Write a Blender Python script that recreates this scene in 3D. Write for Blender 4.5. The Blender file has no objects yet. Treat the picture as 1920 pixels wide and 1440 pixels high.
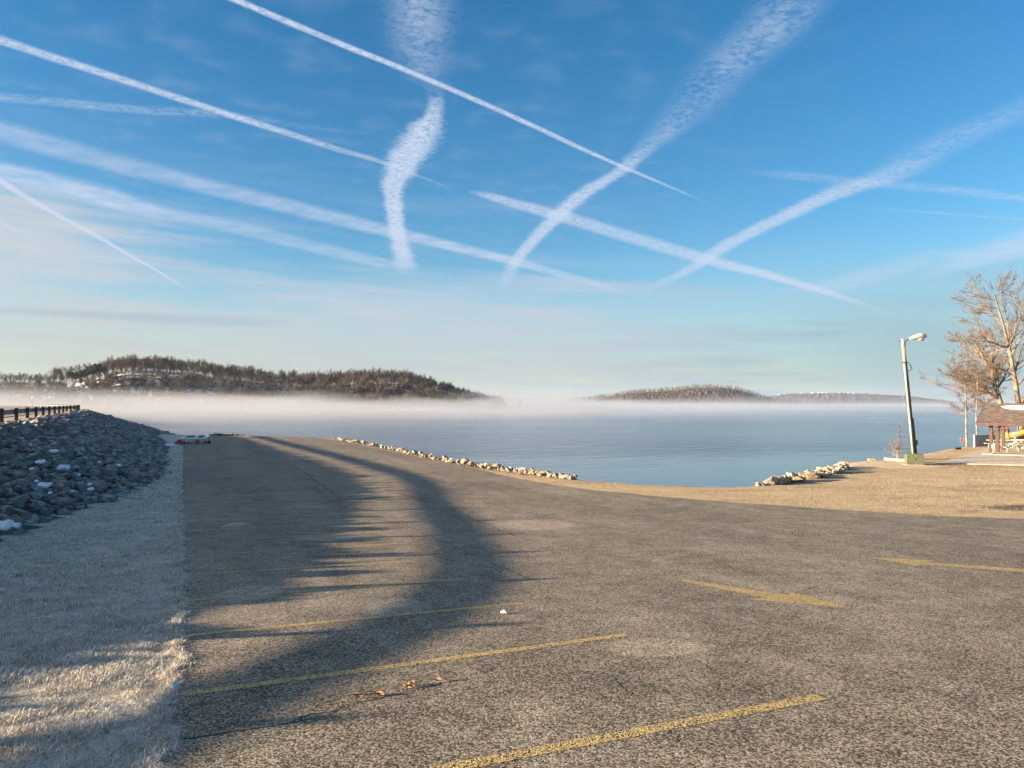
import bpy, bmesh, math, random
import numpy as np
from mathutils import Vector, Matrix, Euler

R = math.radians
rng = np.random.default_rng(7)
random.seed(7)
sc = bpy.context.scene
COL = sc.collection

# ------------------------------------------------------------------ camera
FPX, EYE = 1450.0, 4.25
PITCH = math.atan(35 / FPX)
cam = bpy.data.cameras.new('camera')
camo = bpy.data.objects.new('camera', cam)
COL.objects.link(camo)
sc.camera = camo
cam.sensor_width = 36
cam.lens = 36 * FPX / 1920
cam.clip_start, cam.clip_end = 0.1, 30000
camo.location = (0, 0, EYE)
camo.rotation_euler = (R(90) + PITCH, 0, 0)

# ------------------------------------------------------------------ light and exposure
SUN_AZ, SUN_EL = R(258.4), R(9.2)
SKY_STRENGTH = 0.05
sun = bpy.data.lights.new('sun', 'SUN')
sun.energy = 5.0
sun.angle = R(0.5)
sun.color = (1.0, 0.77, 0.52)
suno = bpy.data.objects.new('sun', sun)
COL.objects.link(suno)
suno.rotation_euler = Vector((math.sin(SUN_AZ) * math.cos(SUN_EL), math.cos(SUN_AZ) * math.cos(SUN_EL), math.sin(SUN_EL))).to_track_quat('Z', 'Y').to_euler()
suno.location = (-60, -20, 40)
vs = sc.view_settings
vs.view_transform = 'Standard'
vs.look = 'None'
vs.exposure = 2.2
vs.gamma = 1.0
vs.use_curve_mapping = False
sc.cycles.volume_bounces = 2
sc.cycles.max_bounces = 8
sc.cycles.transparent_max_bounces = 16
sc.cycles.use_denoising = True
try:
    sc.cycles.denoiser = 'OPENIMAGEDENOISE'
except Exception:
    pass


def px_ray(x, y):
    cx, cy = (x - 960) / FPX, (720 - y) / FPX
    Y = math.cos(PITCH) - math.sin(PITCH) * cy
    Z = math.sin(PITCH) + math.cos(PITCH) * cy
    return cx / Y, Z / Y          # X/Y and Z/Y


# ------------------------------------------------------------------ world: sky, thin cirrus and contrails at altitude
class G:
    """tiny helper to write node maths"""
    def __init__(s, nt):
        s.nt = nt

    def node(s, t, **k):
        n = s.nt.nodes.new(t)
        for a, b in k.items():
            setattr(n, a, b)
        return n

    def put(s, sock, v):
        if hasattr(v, 'links') or isinstance(v, bpy.types.NodeSocket):
            s.nt.links.new(v, sock)
        else:
            sock.default_value = v

    def m(s, op, a, b=0.0, c=0.0, clamp=False):
        n = s.node('ShaderNodeMath', operation=op)
        n.use_clamp = clamp
        s.put(n.inputs[0], a)
        s.put(n.inputs[1], b)
        s.put(n.inputs[2], c)
        return n.outputs[0]

    def add(s, a, b): return s.m('ADD', a, b)
    def sub(s, a, b): return s.m('SUBTRACT', a, b)
    def mul(s, a, b): return s.m('MULTIPLY', a, b)
    def div(s, a, b): return s.m('DIVIDE', a, b)

    def ramp(s, v, a, b, lo=0.0, hi=1.0, smooth=True):
        n = s.node('ShaderNodeMapRange', interpolation_type='SMOOTHSTEP' if smooth else 'LINEAR')
        s.put(n.inputs['Value'], v)
        for k, q in (('From Min', a), ('From Max', b), ('To Min', lo), ('To Max', hi)):
            s.put(n.inputs[k], q)
        return n.outputs[0]

    def vec(s, x, y, z=0.0):
        n = s.node('ShaderNodeCombineXYZ')
        s.put(n.inputs[0], x); s.put(n.inputs[1], y); s.put(n.inputs[2], z)
        return n.outputs[0]

    def xyz(s, v):
        n = s.node('ShaderNodeSeparateXYZ')
        s.put(n.inputs[0], v)
        return n.outputs

    def noise(s, v, scale, detail=3.0, rough=0.5, lac=2.0, dist=0.0):
        n = s.node('ShaderNodeTexNoise')
        s.put(n.inputs['Vector'], v)
        n.inputs['Scale'].default_value = scale
        n.inputs['Detail'].default_value = detail
        n.inputs['Roughness'].default_value = rough
        n.inputs['Lacunarity'].default_value = lac
        n.inputs['Distortion'].default_value = dist
        return n.outputs['Fac']

    def voro(s, v, scale, out='Color', feature='F1'):
        n = s.node('ShaderNodeTexVoronoi', feature=feature)
        s.put(n.inputs['Vector'], v)
        n.inputs['Scale'].default_value = scale
        return n.outputs[out]

    def mix(s, f, a, b, mode='MIX'):
        n = s.node('ShaderNodeMix', data_type='RGBA', blend_type=mode)
        n.clamp_factor = True
        s.put(n.inputs[0], f)
        for sock, v in ((n.inputs[6], a), (n.inputs[7], b)):
            if isinstance(v, tuple):
                v = tuple(v) + (1,) * (4 - len(v))
            s.put(sock, v)
        return n.outputs[2]

    def cramp(s, v, stops):
        n = s.node('ShaderNodeValToRGB')
        e = n.color_ramp.elements
        while len(e) < len(stops):
            e.new(0.5)
        for el, (p, c) in zip(e, stops):
            el.position = p
            el.color = tuple(c) + (1,)
        s.put(n.inputs[0], v)
        return n.outputs[0]

    def curve(s, v, pts):
        n = s.node('ShaderNodeFloatCurve')
        cu = n.mapping.curves[0]
        n.mapping.use_clip = False
        while len(cu.points) < len(pts):
            cu.points.new(0.5, 0.5)
        for p, (a, b) in zip(cu.points, sorted(pts)):
            p.location = (a, b)
            p.handle_type = 'AUTO_CLAMPED'
        n.mapping.update()
        s.put(n.inputs['Value'], v)
        return n.outputs[0]

    def bump(s, h, strength, dist, normal=None):
        n = s.node('ShaderNodeBump')
        n.inputs['Strength'].default_value = strength
        n.inputs['Distance'].default_value = dist
        s.put(n.inputs['Height'], h)
        if normal is not None:
            s.put(n.inputs['Normal'], normal)
        return n.outputs[0]


# contrails: (x, y, width, opacity) in photograph pixels, turned into points on the flight level
CONTRAILS = [
    [(200, -100, 18, .9), (435, -3, 14, .95), (640, 83, 12, .95), (840, 165, 11, .9), (1000, 236, 10, .85), (1150, 305, 8, .8), (1260, 352, 6, .6), (1335, 384, 3, .0)],
    [(-160, 10, 24, .8), (0, 75, 19, .8), (200, 140, 16, .85), (430, 215, 13, .85), (540, 250, 13, .75), (640, 282, 12, .65), (725, 307, 8, .6), (790, 332, 5, .5), (845, 352, 4, .0)],
    [(-200, 165, 20, .4), (0, 182, 20, .5), (250, 205, 18, .5), (420, 216, 16, .4), (560, 236, 12, .25), (740, 256, 9, .0)],
    [(-200, 190, 42, .4), (0, 246, 42, .5), (230, 310, 38, .45), (480, 372, 32, .5), (720, 432, 26, .6), (880, 470, 20, .65), (1000, 500, 17, .6), (1100, 528, 12, .4), (1180, 552, 8, .0)],
    [(-150, 290, 40, .6), (0, 322, 40, .7), (130, 352, 44, .72), (250, 388, 34, .7), (310, 402, 26, .6), (400, 416, 28, .42), (560, 456, 26, .4), (680, 485, 24, .45), (790, 510, 18, .0)],
    [(-100, 270, 14, .9), (0, 338, 12, .9), (60, 376, 11, .9), (170, 436, 9, .9), (240, 477, 7, .9), (300, 511, 5, .85), (372, 556, 3, .0)],
    [(-100, 355, 7, .7), (0, 415, 6, .7), (60, 446, 4, .6), (118, 478, 3, .0)],
    [(770, -120, 170, .3), (785, 0, 130, .55), (786, 60, 130, .5), (790, 120, 110, .32), (806, 160, 50, .25), (818, 185, 34, .6), (800, 235, 58, .95), (772, 280, 70, 1.1), (748, 325, 60, 1.2), (737, 370, 38, 1.2), (744, 430, 34, 1.2), (755, 475, 40, 1.0), (764, 515, 46, .2)],
    [(1600, -110, 120, .4), (1492, 0, 110, .5), (1440, 60, 105, .5), (1370, 120, 100, .45), (1290, 210, 80, .35), (1230, 262, 46, .45), (1170, 315, 26, .75), (1110, 352, 26, .85), (1066, 386, 30, .9), (1025, 425, 28, .9), (985, 468, 24, .85), (955, 515, 26, .6), (935, 550, 20, .0)],
    [(880, 356, 12, .0), (940, 374, 18, .75), (1040, 402, 24, .75), (1200, 450, 26, .72), (1330, 488, 23, .78), (1440, 516, 18, .85), (1540, 545, 14, .8), (1630, 575, 10, .45), (1720, 606, 7, .0)],
    [(2080, 130, 60, .2), (1920, 204, 55, .3), (1760, 275, 55, .42), (1680, 322, 46, .55), (1600, 350, 34, .7), (1500, 392, 26, .8), (1400, 440, 24, .8), (1330, 482, 22, .75), (1260, 522, 18, .6), (1195, 553, 10, .0)],
    [(1380, 318, 14, .0), (1480, 328, 18, .34), (1600, 341, 20, .4), (1760, 354, 20, .4), (1920, 372, 18, .42), (2080, 388, 18, .42)],
    [(1590, 386, 4, .0), (1700, 395, 5, .35), (1920, 412, 5, .4), (2080, 424, 5, .4)],
    [(2080, 425, 80, .6), (1920, 468, 60, .6), (1840, 487, 36, .5), (1770, 508, 24, .3), (1690, 535, 20, .0)],
    [(1780, 468, 40, .2), (1700, 496, 40, .3), (1600, 527, 36, .35), (1480, 556, 36, .0)],
]
STREAK = [(-200, 575, 12, .3), (0, 582, 14, .4), (200, 592, 18, .5), (360, 600, 22, .5), (480, 605, 20, .4), (560, 609, 10, .0)]


def build_world():
    w = bpy.data.worlds.new('World')
    sc.world = w
    w.use_nodes = True
    nt = w.node_tree
    g = G(nt)
    bg = nt.nodes['Background']
    sky = g.node('ShaderNodeTexSky', sky_type='NISHITA', sun_disc=False)
    sky.sun_elevation, sky.sun_rotation = SUN_EL, SUN_AZ
    sky.air_density, sky.dust_density, sky.ozone_density, sky.altitude = 1.0, 0.3, 2.6, 200
    hs = g.node('ShaderNodeHueSaturation')
    hs.inputs['Saturation'].default_value = 1.3
    hs.inputs['Value'].default_value = .98
    nt.links.new(sky.outputs[0], hs.inputs['Color'])
    d = g.node('ShaderNodeTexCoord').outputs['Generated']
    x, y, z = g.xyz(d)
    zc = g.m('MAXIMUM', z, 0.02)
    px, py = g.div(x, zc), g.div(y, zc)
    P = g.vec(px, py)
    n1 = g.noise(P, 34, 10, .68, 2.2, .35)
    n2 = g.noise(P, 6, 4, .55)
    n3 = g.noise(g.vec(g.add(px, g.mul(n2, .06)), g.mul(py, .7)), 85, 6, .7)
    warp = g.mul(g.sub(g.add(g.mul(n1, .5), g.add(g.mul(n2, .22), g.mul(n3, .28))), .5), 4.2)
    tex = g.ramp(g.add(g.mul(n1, .6), g.mul(n3, .4)), .36, .62, .34, 1.1)
    torn = g.ramp(g.add(g.mul(n1, .7), g.mul(n2, .3)), .36, .68, .0, 1.0)
    az = g.div(x, g.m('SQRT', g.add(g.mul(x, x), g.mul(y, y))))

    def trail(pts, ragged):
        def P2(a, b):
            u, v = px_ray(a, b)
            return np.array((u / v, 1 / v))
        pp = [P2(a, b) for a, b, _, _ in pts]
        A, B = pp[0], pp[-1]
        L = np.linalg.norm(B - A)
        ax = (B - A) / L
        nx = np.array((-ax[1], ax[0]))
        ta, off, wid = [], [], []
        for i, (a, b, ww, _) in enumerate(pts):
            q = pts[min(i + 1, len(pts) - 1)]; p = pts[max(i - 1, 0)]
            t = np.array((q[0] - p[0], q[1] - p[1]), float); t /= np.linalg.norm(t)
            n = np.array((-t[1], t[0]))
            w1, w2 = P2(a + n[0] * ww / 2, b + n[1] * ww / 2), P2(a - n[0] * ww / 2, b - n[1] * ww / 2)
            tt = P2(a + t[0] * 2, b + t[1] * 2) - P2(a - t[0] * 2, b - t[1] * 2)
            tt /= np.linalg.norm(tt)
            wp = (w1 - w2)
            # width across the trail's own direction, measured along the fixed normal
            cross = abs(wp[0] * -tt[1] + wp[1] * tt[0]) / max(.25, abs(tt @ ax))
            ta.append((pp[i] - A) @ ax / L); off.append((pp[i] - A) @ nx); wid.append(cross / 2)
        o0, o1 = min(off) - 1e-4, max(off) + 1e-4
        wm = max(wid)
        qx = g.sub(px, float(A[0])); qy = g.sub(py, float(A[1]))
        a = g.m('MULTIPLY_ADD', qx, float(ax[0] / L), g.mul(qy, float(ax[1] / L)))
        b = g.m('MULTIPLY_ADD', qx, float(nx[0]), g.mul(qy, float(nx[1])))
        ac = g.m('MAXIMUM', g.m('MINIMUM', a, 1.0), 0.0)
        bo = g.m('MULTIPLY_ADD', g.curve(ac, [(t, (o - o0) / (o1 - o0)) for t, o in zip(ta, off)]), o1 - o0, o0)
        wd = g.m('MULTIPLY', g.curve(ac, [(t, max(.004, ww / wm)) for t, ww in zip(ta, wid)]), wm)
        al = g.curve(ac, [(t, p[3]) for t, p in zip(ta, pts)])
        q = g.div(g.m('ABSOLUTE', g.sub(b, bo)), g.m('MAXIMUM', wd, 1e-4))
        q = g.add(q, g.mul(warp, ragged))
        mask = g.ramp(q, 1.25, .35)
        inside = g.m('LESS_THAN', g.m('ABSOLUTE', g.sub(a, .5)), .5)
        front = g.m('GREATER_THAN', z, .03)
        return g.m('MULTIPLY', g.mul(mask, al), g.mul(inside, front), clamp=True), g.ramp(al, .4, .85)

    T = None
    for i, c in enumerate(CONTRAILS):
        soft = i in (3, 4, 13, 14)
        f, dense = trail(c, .3 if soft else (.95 if i in (7, 8, 10) else .6))
        mod = g.add(torn, g.mul(g.sub(tex, torn), dense)) if not soft else g.ramp(n2, .25, .7, .45, 1.0)
        f = g.m('MULTIPLY', f, mod, clamp=True)
        t = g.sub(1.0, f)
        T = t if T is None else g.mul(T, t)
    # thin cirrus sheet low over the horizon, broken into streaks
    cv = g.vec(g.mul(az, 2.2), g.mul(g.add(z, g.mul(az, .05)), 26.0), g.mul(y, .7))
    s1 = g.noise(cv, 1.0, 5, .55)
    s2 = g.noise(cv, 3.1, 4, .6)
    lev = g.add(g.add(z, g.mul(az, .07)), g.mul(g.sub(s1, .5), .27))
    # cloud added toward the unseen sun, thicker and higher, to lift the shade
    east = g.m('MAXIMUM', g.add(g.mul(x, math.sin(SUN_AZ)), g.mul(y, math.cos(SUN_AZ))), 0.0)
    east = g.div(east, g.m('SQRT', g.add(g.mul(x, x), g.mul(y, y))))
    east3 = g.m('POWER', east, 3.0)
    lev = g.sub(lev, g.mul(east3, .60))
    band = g.ramp(lev, .185, .085)
    band = g.mul(band, g.ramp(s2, .25, .7, .60, 1.0))
    wisps = g.m('MAXIMUM', g.mul(g.ramp(s1, .5, .75, 0, .38), g.ramp(z, .36, .12)), g.ramp(n2, .45, .8, .0, .13))
    haze = g.mul(g.m('MAXIMUM', g.mul(band, .95), wisps), g.ramp(z, .17, .27, 1.0, g.ramp(az, .05, .5, 1.0, .4)))
    streak = g.mul(trail(STREAK, .12)[0], .9)
    k = 1 / SKY_STRENGTH
    white = g.mix(g.ramp(z, .03, .16), (.112 * k, .116 * k, .116 * k), (.130 * k, .148 * k, .178 * k))
    warm = g.mix(g.ramp(az, -.75, .1), (.142 * k, .141 * k, .124 * k), (.116 * k, .131 * k, .156 * k))
    white = g.mix(.55, white, warm)
    white = g.mix(g.ramp(az, .0, .5, 0, .95), white, (.068 * k, .100 * k, .121 * k))
    white = g.mix(1.0, white, g.mix(g.ramp(east, .45, 1.0), (1.0, 1.0, 1.0), (3.5, 3.0, 2.4)), 'MULTIPLY')  # added cloud also brightened toward the unseen sun, as fill for shade
    low = g.mul(g.ramp(az, .0, .5), g.ramp(g.add(z, g.mul(g.sub(s1, .5), .1)), .22, .07, 0, .85))
    haze = g.m('MAXIMUM', haze, low)
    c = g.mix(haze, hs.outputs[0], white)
    c = g.mix(streak, c, (.078 * k, .105 * k, .130 * k))
    c = g.mix(g.sub(1.0, T), c, (.142 * k, .160 * k, .196 * k))
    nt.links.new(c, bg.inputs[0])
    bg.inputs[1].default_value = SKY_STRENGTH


build_world()

# ------------------------------------------------------------------ terrain functions
_gy = [-60, 0, 8.2, 10.7, 13.2, 15.8, 18.3, 20.8, 23.3, 25.8, 28.4, 31, 36, 42, 60, 100, 400]
_gg = [1.2, 2.68, 3.11, 3.24, 3.40, 3.54, 3.65, 3.76, 3.89, 3.98, 4.05, 4.10, 4.16, 4.21, 4.25, 4.25, 4.25]


def land(Y):
    return EYE - np.interp(Y, _gy, _gg)


def gpt(x, y):
    """photograph pixel -> point on the level ground of the lot"""
    u, v = px_ray(x, y)
    a, b = 0.5, 400.0
    for _ in range(60):
        c = (a + b) / 2
        if EYE + v * c > land(c):
            a = c
        else:
            b = c
    return np.array((u * a, a))


def at(x, y, Y):
    u, v = px_ray(x, y)
    return Vector((u * Y, Y, EYE + v * Y))


def smooth_path(pts, step):
    pts = [np.array(p, float) for p in pts]
    out = []
    for i in range(len(pts) - 1):
        p0, p1, p2, p3 = pts[max(i - 1, 0)], pts[i], pts[i + 1], pts[min(i + 2, len(pts) - 1)]
        n = max(2, int(np.linalg.norm(p2 - p1) / step))
        for k in range(n):
            t = k / n
            out.append(.5 * (2 * p1 + (p2 - p0) * t + (2 * p0 - 5 * p1 + 4 * p2 - p3) * t * t + (3 * p1 - p0 - 3 * p2 + p3) * t ** 3))
    out.append(pts[-1])
    return np.array(out)


CREST = smooth_path([(-19.4, -45), (-18.7, -10), (-18.0, 3), (-17.5, 8), (-18.7, 13.5), (-21.7, 20.6), (-23.7, 26), (-26.8, 38), (-31.7, 49), (-43.7, 73), (-56, 97.5), (-68.7, 123),
                     (-84, 146), (-103, 171), (-165, 250), (-262, 365), (-400, 520)], 2.0)
CREST_Z = 3.1

SHORE_PX = [(340, 815), (445, 816), (520, 817.5), (575, 819), (625, 822), (700, 835), (800, 857), (900, 876), (1000, 889), (1070, 897), (1200, 907), (1300, 911),
            (1390, 912), (1440, 909), (1500, 898), (1560, 884), (1582, 875), (1592, 868), (1640, 862), (1700, 859), (1760, 846), (1800, 838)]
SHORE = [gpt(*p) for p in SHORE_PX]
LAKE = np.array([(-62, 112)] + SHORE + [(52, 82), (70, 92), (110, 112), (200, 150), (500, 230), (1500, 500), (5400, 1500), (5400, 5400), (-2500, 5400), (-900, 1500), (-340, 520), (-262, 372), (-160, 256), (-98, 178), (-78, 150)], float)


def poly_sd(X, Y, poly, closed=True):
    """signed distance to a polygon, positive inside"""
    n = len(poly)
    d = np.full(X.shape, 1e9)
    inside = np.zeros(X.shape, bool)
    for i in range(n if closed else n - 1):
        a, b = poly[i], poly[(i + 1) % n]
        e = b - a
        wx, wy = X - a[0], Y - a[1]
        t = np.clip((wx * e[0] + wy * e[1]) / (e @ e), 0, 1)
        d = np.minimum(d, np.hypot(wx - t * e[0], wy - t * e[1]))
        c = (a[1] > Y) != (b[1] > Y)
        with np.errstate(divide='ignore', invalid='ignore'):
            xi = (b[0] - a[0]) * (Y - a[1]) / (b[1] - a[1] if b[1] != a[1] else 1e-9) + a[0]
        inside ^= c & (X < xi)
    return np.where(inside, d, -d)


def crest_offset(X, Y):
    """distance from the crest line, negative on the lot side"""
    d = np.full(X.shape, 1e9)
    s = np.ones(X.shape)
    for a, b in zip(CREST[:-1:2], CREST[2::2]):
        e = b - a
        wx, wy = X - a[0], Y - a[1]
        t = np.clip((wx * e[0] + wy * e[1]) / (e @ e), 0, 1)
        q = np.hypot(wx - t * e[0], wy - t * e[1])
        side = np.sign(e[0] * wy - e[1] * wx)
        m = q < d
        d = np.where(m, q, d)
        s = np.where(m, side, s)
    return d * s


def dam_z(o, Y):
    sl = np.interp(Y, [40, 75, 110], [2.5, 3.0, 3.1])
    right = CREST_Z - np.maximum(0, -o - .35) / sl
    left = CREST_Z - np.maximum(0, o - 10.5) / 2.5
    return np.where(o < 0, right, left)


def height(X, Y):
    X, Y = np.asarray(X, float), np.asarray(Y, float)
    z = land(Y)
    sd = poly_sd(X, Y, LAKE)
    z = z - np.clip(sd * .38, 0, 4.0)
    return np.maximum(z, dam_z(crest_offset(X, Y), Y))


def H(x, y):
    return float(height(np.array([x]), np.array([y]))[0])


# ------------------------------------------------------------------ object helpers
def tag(o, label=None, cat=None, group=None, kind=None):
    for k, v in (('label', label), ('category', cat), ('group', group), ('kind', kind)):
        if v:
            o[k] = v
    return o


def link(name, me, parent=None):
    o = bpy.data.objects.new(name, me)
    COL.objects.link(o)
    if parent is not None:
        o.parent = parent
    return o


def empty(name, loc=(0, 0, 0), rz=0.0):
    o = bpy.data.objects.new(name, None)
    COL.objects.link(o)
    o.location = loc
    o.rotation_euler = (0, 0, rz)
    o.empty_display_size = .2
    return o


def np_mesh(name, V, F, mats, mi=None, smooth=False, tint=None):
    """fast mesh from arrays; F is (n,3) or (n,4)"""
    V, F = np.asarray(V, np.float32), np.asarray(F, np.int32)
    me = bpy.data.meshes.new(name)
    k = F.shape[1]
    me.vertices.add(len(V)); me.vertices.foreach_set('co', V.ravel())
    me.loops.add(F.size); me.loops.foreach_set('vertex_index', F.ravel())
    me.polygons.add(len(F))
    me.polygons.foreach_set('loop_start', np.arange(0, F.size, k, dtype=np.int32))
    me.polygons.foreach_set('loop_total', np.full(len(F), k, np.int32))
    for m in (mats if isinstance(mats, (list, tuple)) else [mats]):
        me.materials.append(m)
    if mi is not None:
        me.polygons.foreach_set('material_index', np.asarray(mi, np.int32))
    me.polygons.foreach_set('use_smooth', np.full(len(F), smooth))
    me.update(calc_edges=True)
    if tint is not None:
        at_ = me.attributes.new('tint', 'FLOAT', 'POINT')
        at_.data.foreach_set('value', np.asarray(tint, np.float32))
    return me


class MB:
    """collects shapes, builds one mesh"""
    def __init__(s):
        s.v, s.f = [], []

    def box(s, c, size, rot=None, taper=1.0):
        c = Vector(c); M = rot if rot is not None else Matrix.Identity(3)
        i = len(s.v)
        for dz in (-.5, .5):
            k = taper if dz > 0 else 1
            for dx, dy in ((-.5, -.5), (.5, -.5), (.5, .5), (-.5, .5)):
                s.v.append(c + M @ Vector((dx * size[0] * k, dy * size[1] * k, dz * size[2])))
        s.f += [(i, i + 3, i + 2, i + 1), (i + 4, i + 5, i + 6, i + 7)] + [(i + a, i + (a + 1) % 4, i + 4 + (a + 1) % 4, i + 4 + a) for a in range(4)]
        return s

    def beam(s, a, b, w, h, up=(0, 0, 1)):
        a, b = Vector(a), Vector(b)
        d = (b - a); L = d.length; d.normalize()
        side = d.cross(Vector(up))
        if side.length < 1e-4:
            side = d.cross(Vector((1, 0, 0)))
        side.normalize(); u = side.cross(d)
        M = Matrix((side, d, u)).transposed()
        return s.box((a + b) / 2, (w, L, h), M)

    def tube(s, pts, rad, n=8, cap=True):
        pts = [Vector(p) for p in pts]
        if not hasattr(rad, '__len__'):
            rad = [rad] * len(pts)
        i0 = len(s.v)
        ref = Vector((0, 0, 1))
        for k, p in enumerate(pts):
            d = (pts[min(k + 1, len(pts) - 1)] - pts[max(k - 1, 0)]).normalized()
            r = ref if abs(d.dot(ref)) < .95 else Vector((1, 0, 0))
            a = d.cross(r).normalized(); b = d.cross(a)
            for j in range(n):
                t = 2 * math.pi * j / n
                s.v.append(p + (a * math.cos(t) + b * math.sin(t)) * rad[k])
        for k in range(len(pts) - 1):
            for j in range(n):
                q = i0 + k * n
                s.f.append((q + j, q + (j + 1) % n, q + n + (j + 1) % n, q + n + j))
        if cap:
            s.f.append(tuple(i0 + j for j in range(n))[::-1])
            s.f.append(tuple(i0 + (len(pts) - 1) * n + j for j in range(n)))
        return s

    def prism(s, outline, y0, y1, M=None, o=(0, 0, 0)):
        """outline in xz, extruded along y"""
        i = len(s.v); n = len(outline); o = Vector(o)
        M = M or Matrix.Identity(3)
        for yy in (y0, y1):
            for a, b in outline:
                s.v.append(o + M @ Vector((a, yy, b)))
        s.f.append(tuple(range(i, i + n))); s.f.append(tuple(range(i + 2 * n - 1, i + n - 1, -1)))
        for k in range(n):
            s.f.append((i + k, i + n + k, i + n + (k + 1) % n, i + (k + 1) % n))
        return s

    def build(s, name, mat, parent=None, smooth=False, bevel=0.0):
        me = bpy.data.meshes.new(name)
        me.from_pydata([tuple(v) for v in s.v], [], s.f)
        me.materials.append(mat)
        bm = bmesh.new(); bm.from_mesh(me)
        if bevel:
            bmesh.ops.bevel(bm, geom=list(bm.edges), offset=bevel, segments=1, affect='EDGES', clamp_overlap=True)
        bmesh.ops.recalc_face_normals(bm, faces=bm.faces)
        bm.to_mesh(me); bm.free()
        if smooth:
            me.polygons.foreach_set('use_smooth', [True] * len(me.polygons))
        return link(name, me, parent)


# ------------------------------------------------------------------ materials
def new_mat(name):
    m = bpy.data.materials.new(name)
    m.use_nodes = True
    b = m.node_tree.nodes['Principled BSDF']
    return m, G(m.node_tree), b


def simple(name, c1, c2, scale=4.0, rough=.8, bump=0.0, bscale=None, bdist=.02, metal=0.0, rand=0.0, stretch=None, detail=5):
    """two-tone noise material in object space; rand adds a per-object shade"""
    m, g, b = new_mat(name)
    co = g.node('ShaderNodeTexCoord').outputs['Object']
    if stretch:
        mp = g.node('ShaderNodeMapping'); mp.inputs['Scale'].default_value = stretch
        m.node_tree.links.new(co, mp.inputs[0]); co = mp.outputs[0]
    n = g.noise(co, scale, detail, .6)
    f = g.ramp(n, .3, .7)
    if rand:
        oi = g.node('ShaderNodeObjectInfo').outputs['Random']
        f = g.m('ADD', f, g.mul(g.sub(oi, .5), rand * 2), clamp=True)
    c = g.mix(f, c1, c2)
    g.put(b.inputs['Base Color'], c)
    b.inputs['Roughness'].default_value = rough
    b.inputs['Metallic'].default_value = metal
    if bump:
        g.put(b.inputs['Normal'], g.bump(g.noise(co, bscale or scale * 3, 5, .65), bump, bdist))
    return m


def mat_asphalt():
    m, g, b = new_mat('weathered_asphalt')
    geo = g.node('ShaderNodeNewGeometry').outputs['Position']
    chip = g.xyz(g.voro(geo, 50))[0]
    edge = g.voro(geo, 50, 'Distance')
    chip2 = g.xyz(g.voro(geo, 105))[1]
    big = g.noise(geo, .22, 5, .6)
    mid = g.noise(geo, 1.6, 5, .65)
    px, py, pz = g.xyz(geo)
    # lengthwise wear from traffic, running with the stalls' aisle
    along = g.noise(g.vec(g.add(g.mul(px, .5), g.mul(py, .2)), g.sub(g.mul(py, .04), g.mul(px, .02))), 1.0, 4, .6)
    f = g.m('MULTIPLY_ADD', chip, .62, g.mul(chip2, .20))
    f = g.add(f, g.mul(g.sub(big, .5), .35))
    f = g.add(f, g.mul(g.sub(mid, .5), .45))
    f = g.add(f, g.mul(g.sub(along, .5), .35))
    # pale scuffed patches with outlines of their own
    for (x, y, rx, ry) in ((470, 1112, .55, .75), (740, 1140, .55, .7), (610, 1010, .9, .7), (440, 985, .4, .7), (1000, 985, 1.6, 1.4), (1230, 1215, .7, .5)):
        c = gpt(x, y)
        dx = g.mul(g.sub(px, float(c[0])), 1 / rx); dy = g.mul(g.sub(py, float(c[1])), 1 / ry)
        r = g.m('SQRT', g.add(g.mul(dx, dx), g.mul(dy, dy)))
        f = g.add(f, g.ramp(g.add(r, g.mul(g.sub(mid, .5), 1.6)), 1.1, .75, 0, .17))
    col = g.cramp(f, [(0.0, (.022, .019, .015)), (.28, (.108, .090, .067)), (.5, (.272, .226, .168)), (.75, (.47, .396, .30)), (1.0, (.70, .61, .48))])
    g.put(b.inputs['Base Color'], col)
    b.inputs['Roughness'].default_value = .8
    b.inputs['Specular IOR Level'].default_value = .2
    h = g.add(g.mul(chip, .6), g.mul(g.sub(1.0, edge), .7))
    g.put(b.inputs['Normal'], g.bump(g.noise(geo, 2.2, 3), .18, .05, g.bump(h, .22, .012)))
    return m


def mat_paint(name, worn):
    m, g, b = new_mat(name)
    geo = g.node('ShaderNodeNewGeometry').outputs['Position']
    chip = g.xyz(g.voro(geo, 70))[0]
    edge = g.voro(geo, 70, 'Distance')
    wear = g.noise(geo, 2.5, 6, .7)
    col = g.cramp(chip, [(0, (.25, .165, .05)), (.5, (.48, .335, .11)), (1, (.70, .53, .24))])
    g.put(b.inputs['Base Color'], col)
    b.inputs['Roughness'].default_value = .75
    f = g.add(g.mul(chip, .55), g.mul(wear, .75))
    a = g.ramp(f, worn, worn + .16)
    g.put(b.inputs['Alpha'], a)
    h = g.add(g.mul(chip, .6), g.mul(g.sub(1.0, edge), .7))
    g.put(b.inputs['Normal'], g.bump(h, .5, .008))
    return m


def mat_frost_ground():
    m, g, b = new_mat('frosted_turf')
    geo = g.node('ShaderNodeNewGeometry').outputs['Position']
    n = g.noise(geo, 9, 6, .7)
    big = g.noise(geo, .5, 4, .6)
    fine = g.noise(geo, 40, 4, .7)
    f = g.add(g.mul(n, .45), g.add(g.mul(big, .35), g.mul(fine, .25)))
    col = g.cramp(f, [(.30, (.16, .145, .105)), (.44, (.38, .345, .275)), (.58, (.58, .55, .48)), (.75, (.74, .72, .67))])
    g.put(b.inputs['Base Color'], col)
    b.inputs['Roughness'].default_value = .95
    g.put(b.inputs['Normal'], g.bump(g.add(n, g.mul(fine, .5)), .9, .10))
    return m


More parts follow.
